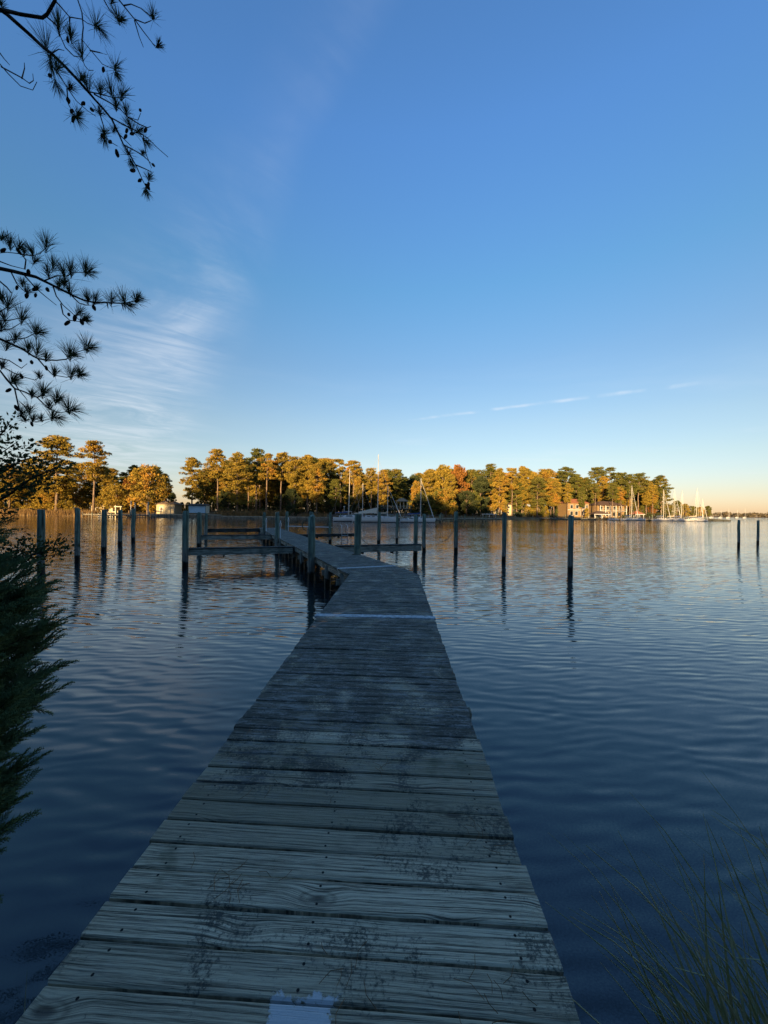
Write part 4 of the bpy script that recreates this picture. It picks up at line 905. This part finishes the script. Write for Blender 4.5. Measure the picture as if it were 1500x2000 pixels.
house(xat(982, 176), 178.0, 8.0, 7.0, 4.6, 2.0, 'pale house half hidden among pine trunks past the gazebo', 'siding', 'roof', [(-2.4, 1.6, 1.2, 1.8), (0.2, 1.6, 1.4, 1.8), (2.6, 3.4, 1.0, 1.0)], -0.15)
house(xat(1121, 186), 187.0, 10.5, 9, 6.4, 2.2, 'taller two-storey brown house lit orange by the low sun', 'brick', 'roof_red', [(-3.4, 1.6, 1.3, 1.8), (-1.0, 1.6, 1.3, 1.8), (1.8, 1.6, 1.3, 1.8), (-3.4, 4.7, 1.2, 1.6), (-0.6, 4.7, 1.2, 1.6), (2.4, 4.7, 1.6, 1.8), (4.2, 4.7, .8, 1.6)], 0.08, 2)
house(xat(1184, 190), 191.0, 13.5, 9, 5.6, 2.2, 'wide brown house with white balcony posts lit by the low sun', 'brick', 'roof', [(-5, 1.4, 1.4, 1.8), (-2.2, 1.4, 1.8, 1.9), (1.2, 1.4, 1.8, 1.9), (4.4, 1.4, 1.4, 1.8), (-4.8, 4.3, 1.3, 1.6), (-1.6, 4.3, 1.3, 1.6), (1.8, 4.3, 1.3, 1.6), (4.9, 4.3, 1.3, 1.6)], 0.05, 2, posts=6)
def shelter(x, y, wd, dp, h, rh, label, roofm, base=0.0, name='boat_shelter', cat='shelter'):
    t = thing(name, (x, y, base), label, cat); m = MB(); e = .5
    for i in (-1, 0, 1):
        for j in (-1, 1): MB().box((i * wd / 2, j * dp / 2, h / 2 - .5), (.2, .2, h + 1)).build('post', M['white'], t)
    m.add([(-wd / 2 - e, -dp / 2 - e, h), (wd / 2 + e, -dp / 2 - e, h), (wd / 2 + e, dp / 2 + e, h), (-wd / 2 - e, dp / 2 + e, h), (-wd * .12, 0, h + rh), (wd * .12, 0, h + rh)], [(3, 2, 1, 0), (0, 1, 5, 4), (1, 2, 5), (2, 3, 4, 5), (3, 0, 4)]); m.build('roof', M[roofm], t)
    MB().box((0, -dp / 2 - .45, h - .06), (wd + .9, .1, .22)).build('fascia', M['white'], t); return t
shelter(xat(1173, 174), 175.5, 6.4, 5, 2.7, 1.5, 'dark hip-roofed boat shelter on the water before the wide brown house', 'roof')
shelter(xat(1255, 172), 176.0, 3.6, 4, 2.9, 1.5, 'small boat shelter with a rusty red roof beside the moored cabin boat', 'roof_red')
shelter(xat(955, 150), 151.0, 5.0, 3, 2.2, 0.25, 'flat boat-lift canopy on posts along the bank dock', 'frame_dark', name='boat_lift', cat='boat lift')
gz = thing('gazebo', (xat(785, 119), 119.5, 2.6), 'open gazebo with a tan hip roof on a raised dark deck', 'gazebo')
MB().box((-1.8, 0, 0.9), (9.6, 4.4, .22)).build('deck_floor', M['frame_dark'], gz)
for i in range(7): MB().box((-6.4 + i * 1.5, -2.1, -.6), (.2, .2, 3.0)).build('deck_post', M['frame_dark'], gz)
MB().box((-1.8, -2.16, 1.75), (9.6, .08, .1)).build('hand_rail', M['frame'], gz)
for i in range(24): MB().box((-6.5 + i * .4, -2.16, 1.36), (.05, .05, .72)).build('baluster', M['frame'], gz)
for i in (-1, -.33, .33, 1):
    for j in (-1, 1): MB().box((i * 1.6, j * 1.4, 2.1), (.13, .13, 2.3)).build('column', M['cream'], gz)
m = MB(); m.add([(-2.1, -1.9, 3.2), (2.1, -1.9, 3.2), (2.1, 1.9, 3.2), (-2.1, 1.9, 3.2), (-.5, 0, 4.3), (.5, 0, 4.3)], [(3, 2, 1, 0), (0, 1, 5, 4), (1, 2, 5), (2, 3, 4, 5), (3, 0, 4)]); m.build('roof', M['roof_tan'], gz)
# dark breakwater at the end of the moorings
bwk = thing('breakwater', (xat(1400, 182), 182, 0), 'dark low timber breakwater beyond the outermost large sailboat', 'breakwater')
for i in range(10): MB().box((-5.6 + i * 1.25, random.uniform(-.2, .2), .45 - .03 * i), (1.22, 1.2, 1.9 - .1 * i)).build('crib', M['frame_dark'], bwk)

# ------------------------------------------------------------------ near pine: branches over the water, trunk outside the picture
PD = 5.0
np_ = thing('near_pine', (-7.6, 4.4, 0.5), 'dark overhanging pine with cones, its boughs reaching in over the water', 'tree')
O = Vector(np_.location)
MB().tube([(0, 0, -0.6), (0.1, 0, 3), (0.0, 0.1, 6.5), (0.15, 0, 10), (0.1, 0, 14)], [0.27, 0.23, 0.20, 0.16, 0.05], 9).build('trunk', M['bark'], np_, True)
def U(pts, k, ox=0, oy=0): return [(ox + x / k, oy + y / k) for x, y in pts]
K1 = 3.75; K2 = 4.545
def branch(pts, r0, r1, dep=PD, wob=0.12, root=None, name='branch'):
    P_ = []
    n = len(pts)
    for i, (x, y) in enumerate(pts): P_.append(at(x, y, dep + wob * math.sin(i * 1.3 + x * 0.05)) - O)
    if root is not None: P_ = [Vector(root), (Vector(root) + P_[0]) / 2 + Vector((0, 0, 0.1))] + P_
    k = len(P_); rad = [(r0 + (r1 - r0) * (i / (k - 1)) ** 0.8) for i in range(k)]
    return MB().tube(P_, rad, 6).build(name, M['bark_dark'], np_, True)
def bz(px, py): return at(px, py, PD).z - O.z
up = [(0, 70), (40, 95), (130, 175), (220, 255), (310, 340), (380, 395), (470, 480), (560, 575), (640, 665), (700, 735), (760, 800), (820, 875), (860, 960), (900, 1050), (950, 1130), (1000, 1220), (1040, 1310), (1070, 1370)]
branch(U(up, K1), 0.034, 0.004, root=(0.05, 0, 7.6))
branch(U([(30, 75), (150, 105), (310, 130), (345, 105), (400, 10), (420, -70)], K1), 0.024, 0.017)
branch(U([(0, 475), (120, 500), (220, 525), (320, 550), (400, 590), (480, 630), (560, 670), (650, 715), (740, 755), (830, 775), (950, 778), (1090, 785), (1190, 765), (1290, 735)], K2, 0, 420), 0.030, 0.004, root=(0.05, 0, 5.2))
branch(U([(0, 590), (60, 640), (100, 690)], K2, 0, 420), 0.016, 0.008, root=(0.05, 0, 4.9))
branch(U([(0, 1100), (90, 1140), (200, 1190), (290, 1250), (340, 1275), (400, 1285), (500, 1290), (590, 1280), (620, 1250), (690, 1215), (770, 1190)], K2, 0, 420), 0.020, 0.004, root=(0.05, 0, 4.4))
branch(U([(0, 1380), (60, 1460), (130, 1540), (220, 1570), (330, 1620), (420, 1710), (520, 1755), (610, 1745)], K2, 0, 420), 0.018, 0.004, root=(0.05, 0, 3.9))
tw1 = [[(340, 120), (420, 190), (440, 260), (480, 350), (540, 410), (600, 420), (620, 480), (650, 515), (685, 515)], [(410, 10), (480, 90), (510, 125), (600, 140), (640, 170), (710, 195)], [(510, 125), (512, 270)],
 [(560, -30), (600, 90), (610, 200), (600, 290), (650, 350), (700, 410), (750, 470), (830, 505)], [(600, 290), (605, 430)], [(660, 370), (730, 385), (780, 400)], [(740, -40), (800, 70), (870, 150)],
 [(840, -40), (920, 60), (985, 140), (1050, 230), (1120, 320), (1150, 345), (1200, 345)], [(985, 140), (1060, 170), (1110, 150)], [(910, 40), (960, 30), (1030, 60), (1100, 120)], [(985, 150), (1020, 270), (1050, 345)],
 [(-40, 430), (0, 470), (60, 540), (150, 630), (240, 660), (270, 600)], [(10, 490), (160, 570), (215, 610), (245, 590), (240, 540)], [(160, 575), (180, 500), (178, 460)], [(-30, 350), (30, 430), (70, 475)],
 [(370, 400), (375, 480), (430, 540), (490, 640), (560, 740), (640, 810), (700, 850)], [(640, 670), (740, 690), (830, 715), (900, 715)], [(690, 690), (800, 750), (880, 800), (940, 860), (1010, 880), (1030, 830)],
 [(940, 860), (1020, 910), (1080, 935), (1105, 925)], [(810, 860), (900, 910), (1000, 960), (1080, 1010), (1150, 1080), (1230, 1150)], [(1050, 1000), (1070, 1130), (1110, 1230)], [(870, 980), (900, 1010), (960, 1070)],
 [(905, 1060), (1000, 1110), (1060, 1150), (1110, 1200)], [(1000, 1210), (1070, 1240), (1110, 1260)], [(490, 650), (500, 760), (540, 840)], [(720, 780), (730, 830), (760, 930), (770, 1000), (810, 1040), (860, 1070)], [(380, 390), (430, 360), (470, 370)], [(1070, 1370), (1080, 1420)]]
tw2 = [[(220, 480), (230, 400), (190, 345), (60, 330), (-20, 340)], [(-20, 405), (100, 450), (220, 480)], [(190, 350), (290, 360), (350, 345), (410, 290)], [(400, 580), (500, 540), (600, 540), (640, 510), (760, 510)], [(470, 630), (500, 720), (560, 800), (640, 870), (700, 930)],
 [(220, 540), (320, 650), (400, 720), (500, 800)], [(540, 790), (560, 880), (620, 935), (700, 945), (830, 935)], [(100, 510), (150, 610), (220, 680), (330, 690)], [(-20, 870), (60, 820), (80, 780)], [(-20, 940), (80, 935), (150, 920), (210, 910)], [(-20, 1030), (100, 1010), (180, 960)],
 [(60, 1115), (230, 1090), (330, 1040)], [(340, 1280), (400, 1350), (470, 1420), (590, 1440), (700, 1420)], [(-20, 1260), (30, 1350), (120, 1400), (220, 1440), (310, 1465), (380, 1420)], [(130, 1540), (160, 1680), (190, 1780), (220, 1825), (320, 1835), (430, 1815), (500, 1790)],
 [(-20, 1270), (80, 1290), (190, 1360), (240, 1320)], [(640, 720), (700, 780), (760, 800), (830, 800)], [(950, 778), (960, 830)], [(1080, 785), (1100, 845)], [(330, 1620), (390, 1590)], [(420, 1710), (450, 1690)], [(100, 1450), (160, 1540), (240, 1640)]]
random.seed(17)
for q in tw1: branch(U(q, K1), 0.0085, 0.0035, wob=0.2, name='twig')
for q in tw2: branch(U(q, K2, 0, 420), 0.009, 0.0035, wob=0.2, name='twig')
# needle tufts
tf = [(x / K1, y / K1, r / K1, dx, dy) for x, y, r, dx, dy in (
 (430, 215, 150, .1, 1), (520, 285, 95, .3, 1), (345, 370, 165, -.1, 1), (700, 190, 160, -.1, .8), (715, 200, 90, .9, -.5), (870, 155, 120, -.2, 1), (875, 150, 60, 1, .3), (600, 415, 120, -.1, 1), (840, 500, 110, -.1, .8), (850, 530, 75, .7, -1), (1120, 130, 90, -.2, 1), (815, 20, 60, .2, 1),
 (370, 440, 110, -.2, -1), (420, 510, 110, .2, 1), (410, 605, 90, .2, -1), (640, 640, 130, -.2, 1), (590, 580, 80, .3, 1), (735, 680, 90, .1, 1), (820, 690, 110, -.1, 1), (890, 710, 110, .1, 1), (545, 850, 95, .7, -.6), (560, 850, 80, .6, .5), (850, 790, 80, .2, 1), (730, 830, 90, -.2, .8), (925, 830, 80, 0, 1), (960, 940, 90, -.3, 1), (1000, 965, 80, .6, .8), (1060, 1030, 70, .8, -.6), (765, 990, 80, -.3, -1), (765, 985, 70, -.2, 1), (830, 960, 60, 0, 1), (940, 1130, 75, -.2, .8), (955, 1170, 60, .2, -.8), (1090, 1310, 60, .3, 1), (1070, 1390, 65, .2, -1), (510, 650, 70, .8, .1), (1150, 340, 60, .8, .6), (1040, 1130, 50, .1, .9), (10, 40, 60, 0, 1))]
tf += [(x / K2, 420 + y / K2, r / K2, dx, dy) for x, y, r, dx, dy in (
 (15, 210, 110, 0, 1), (90, 280, 130, .1, 1), (170, 300, 100, .2, 1), (215, 345, 80, 0, 1), (290, 350, 110, 0, 1), (305, 420, 110, .1, 1), (410, 290, 150, .25, 1), (470, 470, 140, 0, 1), (430, 530, 110, 0, 1), (570, 535, 130, 0, 1), (630, 520, 150, .1, 1), (760, 510, 155, .1, 1), (770, 505, 100, 1, .1), (520, 640, 110, .1, 1), (620, 690, 120, .2, 1), (780, 765, 120, 0, 1), (840, 775, 120, .2, 1), (990, 780, 130, 0, 1), (1105, 785, 145, 0, 1), (1120, 795, 90, 1, 0), (1210, 760, 100, -.1, 1), (1215, 758, 100, .9, .5), (690, 880, 110, .4, 1), (740, 935, 90, .5, 1), (740, 930, 70, 1, 0), (200, 620, 80, 0, 1), (240, 690, 80, 0, 1), (330, 660, 60, 0, 1), (570, 620, 100, .1, 1),
 (75, 820, 160, .1, 1), (40, 930, 120, 0, 1), (190, 935, 150, .25, 1), (10, 1010, 110, .2, 1), (320, 1060, 150, .1, 1), (330, 1050, 100, .9, .3), (130, 1110, 120, 0, 1), (250, 1210, 120, 0, 1), (330, 1230, 150, .1, 1), (410, 1280, 90, .3, 1), (60, 1180, 110, 0, 1), (620, 1255, 160, 0, 1), (625, 1250, 110, .9, .5), (770, 1190, 150, .1, 1), (775, 1185, 110, .95, .3), (480, 1415, 100, .2, 1), (630, 1430, 135, -.1, 1), (700, 1420, 110, .2, 1), (705, 1420, 90, 1, .1), (350, 1440, 70, .1, 1), (110, 1470, 120, .1, 1), (110, 1480, 100, .9, .2), (380, 1590, 150, 0, 1), (385, 1580, 80, .8, .5), (500, 1650, 130, .1, 1), (510, 1650, 90, 1, .5), (280, 1610, 90, 0, 1), (440, 1710, 80, .1, 1), (610, 1735, 140, -.05, 1), (620, 1735, 130, .95, .25), (190, 1770, 110, 0, 1), (260, 1750, 110, .2, 1), (290, 1830, 90, .1, 1), (460, 1800, 110, 0, 1), (480, 1800, 110, 1, 0), (220, 1820, 80, -.1, 1), (370, 1820, 70, .1, 1), (20, 1350, 90, 0, 1), (20, 760, 110, .1, 1))]
VV, FF, o = [], [], 0
for (px, py, r, dx, dy) in tf:
    dep = PD + random.uniform(-.2, .2); p = np.array(at(px, py, dep) - O); Ls = r / 750 * dep * 1.05
    n = 88; ax = np.array([dx, random.uniform(-.5, .5), dy]); ax /= np.linalg.norm(ax)
    d = rng.normal(size=(n, 3)) * 0.46 + ax; d /= np.linalg.norm(d, axis=1)[:, None]
    st = p + ax * (rng.uniform(-.6, .4, n) * Ls)[:, None] * 0.5
    Ln = Ls * rng.uniform(0.65, 1.05, n)[:, None]; sd = np.cross(d, rng.normal(size=(n, 3))); sd /= np.linalg.norm(sd, axis=1)[:, None]
    mid = st + d * Ln * 0.5; tip = st + d * Ln + np.array([0, 0, -1]) * Ln * 0.05; wn = 0.0022
    V = np.stack([st - sd * wn * .7, st + sd * wn * .7, mid + sd * wn, mid - sd * wn, tip + sd * wn * .3, tip - sd * wn * .3], 1).reshape(-1, 3)
    b = np.arange(n)[:, None] * 6 + o; FF.append(np.concatenate([b + np.array([0, 1, 2, 3]), b + np.array([3, 2, 4, 5])])); VV.append(V); o += len(V)
nd = obj('needles', tris('needles', np.concatenate(VV), np.concatenate(FF)), M['needle'], np_); nd['kind'] = 'stuff'
cm = MB(); prof = [(0, 0.008), (.010, .015), (.028, .021), (.048, .022), (.068, .016), (.082, .007)]
cm.tube([(0, 0, -z) for z, r in prof], [r for z, r in prof], 8, True, 0.22); cme = cm.mesh('pine_cone'); cme.materials.append(M['cone'])
for x, y in [(a / K1, b / K1) for a, b in ((760, 490), (378, 550), (497, 712), (622, 748), (665, 795), (540, 850), (1030, 805), (1075, 935), (935, 940), (985, 975), (930, 985), (770, 980), (815, 1033), (850, 1092), (1115, 1200), (990, 1245), (1037, 1310), (1065, 1345), (1090, 1335), (493, 265), (1130, 120), (535, 800))] + \
    [(a / K2, 420 + b / K2) for a, b in ((155, 625), (245, 690), (320, 695), (415, 645), (330, 640), (610, 870), (620, 940), (670, 885), (715, 920), (825, 795), (255, 480), (50, 295), (145, 295), (275, 1835), (130, 1685), (100, 1540), (170, 1275), (280, 1290), (405, 1335), (25, 1320), (390, 1570), (180, 1405))]:
    c = obj('pine_cone', cme, None, np_); c.location = at(x, y, PD + random.uniform(-.15, .1)) - O; c.rotation_euler = (random.uniform(-.7, .7), random.uniform(-.7, .7), random.uniform(0, 6)); s = random.uniform(.75, 1.1); c.scale = (s, s, s)

# ------------------------------------------------------------------ small-leaved evergreen and cedar at the left of the pier
hs = thing('leafy_shrub', (-3.75, 2.75, 0.35), 'dark small-leaved evergreen shrub reaching past the cedar', 'shrub'); O2 = Vector(hs.location)
stems = MB(); LV, LF, lo = [], [], 0; random.seed(44)
def leafy(pts, rad, nl, spread=0.05, lsize=0.036):
    global lo
    P_ = [Vector(p) - O2 for p in pts]; k = len(P_); stems.tube(P_, [rad * (1 - .8 * i / (k - 1)) for i in range(k)], 5, False)
    for i in range(nl):
        u = (0.12 + 0.88 * random.random()) * (k - 1); j = min(k - 2, int(u)); c = P_[j].lerp(P_[j + 1], u - j) + Vector((random.gauss(0, spread), random.gauss(0, spread), random.gauss(0, spread)))
        d = (P_[j + 1] - P_[j]).normalized() * .6 + Vector((random.gauss(0, .6), random.gauss(0, .6), random.gauss(0.25, .6))); d.normalize(); s = d.orthogonal().normalized(); s.rotate(Matrix.Rotation(random.uniform(0, 6.28), 3, d)); L = lsize * random.uniform(.7, 1.25)
        LV.extend([c, c + d * L * .45 + s * L * .24, c + d * L, c + d * L * .45 - s * L * .24]); LF.append((lo, lo + 1, lo + 2, lo + 3)); lo += 4
trunk_top = Vector((-3.6, 2.75, 2.2))
stems.tube([(0, 0, -.4), (.05, 0, 1.0), (.15, 0, 1.9), (.2, .05, 2.9), (.1, 0, 3.6)], [.05, .045, .04, .025, .008], 6)
D3 = 2.7
def pin(l): return [at(x, y, D3 + random.uniform(-.1, .1)) for x, y in l]
leafy([trunk_top] + pin([(-40, 1000), (20, 965), (60, 935), (100, 918), (128, 905)]), .012, 230, .05)
leafy([trunk_top] + pin([(-30, 940), (10, 920), (40, 900), (70, 892), (92, 905)]), .010, 260, .06)
leafy([trunk_top] + pin([(-30, 960), (20, 955), (60, 950), (95, 945)]), .010, 230, .05)
leafy([trunk_top] + pin([(-60, 900), (-20, 870), (10, 840), (20, 822)]), .010, 170, .04)
leafy([trunk_top] + pin([(-60, 930), (-20, 900), (10, 880), (35, 862)]), .010, 170, .05)
leafy([trunk_top] + pin([(-60, 960), (-20, 930), (10, 915), (30, 905)]), .010, 240, .06)
leafy([trunk_top] + pin([(-60, 985), (-20, 995), (5, 1003), (18, 1002)]), .008, 70, .03)
for q, n in (([(-40, 1110), (10, 1088), (40, 1068), (52, 1045)], 160), ([(-20, 1110), (30, 1090), (70, 1075), (95, 1062)], 210), ([(0, 1100), (50, 1088), (80, 1080), (110, 1072), (125, 1058)], 170), ([(70, 1082), (105, 1070), (112, 1048)], 60), ([(60, 1090), (100, 1085), (125, 1078), (143, 1070)], 80), ([(-40, 1120), (0, 1085), (10, 1055)], 110), ([(20, 1100), (60, 1098), (85, 1105)], 70)):
    leafy([Vector((-3.3, 2.7, 1.9))] + pin(q), .007, n, .026, .033)
stems.build('stem', M['bark_dark'], hs, True)
lv = obj('leaves', tris('leaves', [tuple(p) for p in LV], LF), M['holly'], hs); lv['kind'] = 'stuff'

cd_ = thing('cedar_tree', (-2.2, 1.55, 0.25), 'feathery dark green cedar leaning over the water beside the pier', 'tree'); O3 = Vector(cd_.location)
MB().tube([(0, 0, -.4), (.03, 0, .6), (.0, .05, 1.4), (.05, 0, 2.15)], [.055, .048, .03, .008], 7).build('trunk', M['bark_dark'], cd_, True)
# one feathery spray: an axis with rows of scale-leaf twiglets, then copies of it along every bough
def spray_template(n=26):
    V, F = [], []
    def stick(a, b, w):
        a, b = np.array(a), np.array(b); d = b - a; s = np.cross(d, [0.3, 0.2, 1.0]); s /= np.linalg.norm(s); t = np.cross(d, s); t /= np.linalg.norm(t); o = len(V)
        V.extend([a + s * w, a - s * w * .5 + t * w * .87, a - s * w * .5 - t * w * .87, b]); F.extend([(o, o + 1, o + 3), (o + 1, o + 2, o + 3), (o + 2, o, o + 3)])
    stick((0, 0, 0), (1, 0, 0.05), .024)
    for i in range(n):
        u = .08 + .88 * i / n; s = 1 if i % 2 else -1; L = .30 * (1 - .75 * u) + .05; a = (u, 0, .05 * u); b = (u + L * .85, s * L * random.uniform(.4, .75), random.uniform(-.06, .12)); stick(a, b, .018)
        for v in (.4, .7):
            c = tuple(a[q] + (b[q] - a[q]) * v for q in range(3)); stick(c, (c[0] + L * .4, c[1] - s * L * .12, c[2] + random.uniform(-.03, .08)), .014); stick(c, (c[0] + L * .25, c[1] + s * L * .32, c[2] + random.uniform(-.03, .06)), .014)
    return np.array(V), np.array(F)
random.seed(3); TV, TF = spray_template(); CV, CF, o = [], [], 0
def add_spray(p, d, L):
    global o
    d = Vector(d).normalized(); s = d.cross(Vector((random.gauss(0, .5), random.gauss(0, .5), 1))).normalized(); t = s.cross(d); Mx = np.array([d, s, t]) * L
    q = TV @ Mx + np.array(p); CV.append(q); CF.append(TF + o); o += len(q)
bw_ = MB()
def bough(tipz, ang, L, rise):
    z = tipz - L * rise; a = Vector((0, 0, z)); dirv = Vector((math.cos(ang), math.sin(ang), 0)); pts = [a + dirv * (L * u) + Vector((0, 0, L * rise * u ** 1.4)) for u in (0, .35, .7, 1)]
    bw_.tube(pts, [.014, .010, .006, .002], 4, False); n = int(12 + 30 * L); ax = (dirv + Vector((0, 0, rise))).normalized()
    for i in range(n):
        u = .2 + .8 * (i + random.random()) / n; j = min(2, int(u * 3)); p = pts[j].lerp(pts[j + 1], min(1, u * 3 - j))
        add_spray(p, ax + Vector((random.gauss(0, .38), random.gauss(0, .38), random.gauss(.25, .3))), random.uniform(.11, .20) * (1.1 - .25 * u))
    add_spray(pts[3], ax, .16)
for i in range(240):
    tz = random.uniform(.22, 2.15); ang = random.uniform(-1.5, 1.5) if i % 6 else random.uniform(0, 6.28)
    reach = .50 + .15 * math.exp(-((tz - 1.42) / .38) ** 2) - .25 * max(0, tz - 1.8) - .10 * (tz < .7); bough(tz, ang, reach * random.uniform(.72, 1.0), random.uniform(.25, .7))
cb = bw_.build('bough', M['bark_dark'], cd_); cb['kind'] = 'stuff'
cf = obj('foliage', tris('foliage', np.concatenate(CV), np.concatenate(CF)), M['cedar'], cd_); cf['kind'] = 'stuff'

# ------------------------------------------------------------------ marsh grass at the foot of the pier, straw on the boards
def grass_blade(p0, dx, dy, h, droop, wd=0.004, n=7):
    pts = []
    for i in range(n):
        t = i / (n - 1); pts.append(Vector((p0[0] + dx * t + dx * droop * t ** 3, p0[1] + dy * t + dy * droop * t ** 3, p0[2] + h * (t - droop * .42 * t ** 3.2))))
    return pts, [wd * (1 - .85 * (i / (n - 1)) ** 1.5) for i in range(n)]
random.seed(12)
gm = MB()
for i in range(190):
    x = random.uniform(1.32, 2.4); y = random.uniform(1.05, 1.55) + .12 * (x - 1.1); z = nearz(x, interp(NX, NY, x) - y)[2] - .03
    lean = random.uniform(-.62, .12) * random.uniform(.4, 1.0); p, r = grass_blade((x, y, max(z, -.05)), lean, random.uniform(-.1, .45), random.uniform(.45, 1.25), random.choice((0, .1, .2, .5, .9)), random.choice((.004, .0055, .0075, .0095)))
    gm.tube(p, r, 3, False)
for i in range(5):     # seed heads
    x = 1.55 + .13 * i; y = 1.3 + .05 * (i % 3); p, r = grass_blade((x, y, .3), .05 * (i - 2), .12, 1.0 + .1 * (i % 3), .05, .0035); gm.tube(p, r, 3, False)
    for k in range(9): q = p[-1].lerp(p[-2], random.random() * .9); gm.tube([q, q + Vector((random.gauss(0, .02), random.gauss(0, .02), .05 + random.random() * .05))], [.0035, .001], 3, False)
tag(gm.build('marsh_grass', M['grass']), 'thin arching marsh grass at the edge of the pier near the bank', 'grass', kind='stuff')
gm = MB()
for i in range(60):
    x = random.uniform(-2.6, -1.35); y = random.uniform(1.1, 1.6); z = .05; p, r = grass_blade((x, y, z), random.uniform(-.2, .25), random.uniform(-.05, .25), random.uniform(.12, .36), random.choice((0, .3, .8)), .004); gm.tube(p, r, 3, False)
tag(gm.build('bank_grass', M['grass']), 'short dark grass on the bank under the cedar', 'grass', kind='stuff')
st = MB()
for i in range(70):
    if random.random() < .6: cx_, cy_ = random.choice(((-.62, 1.68), (-.1, 1.35), (.42, 1.28), (.05, 2.4), (.5, 1.9))); cx_ += random.gauss(0, .06); cy_ += random.gauss(0, .05)
    else: cx_ = random.uniform(-1.0, .6); cy_ = random.uniform(1.2, 4.5)
    a = random.uniform(0, 6.28); L = random.uniform(.05, .11); st.tube([(cx_, cy_, DECK + .008), (cx_ + math.cos(a) * L * .5, cy_ + math.sin(a) * L * .5, DECK + .012), (cx_ + math.cos(a + .3) * L, cy_ + math.sin(a + .3) * L, DECK + .008)], .0011, 3, False)
tag(st.build('pine_straw', M['straw']), 'scattered brown pine needles lying on the deck boards', 'pine straw', kind='stuff')
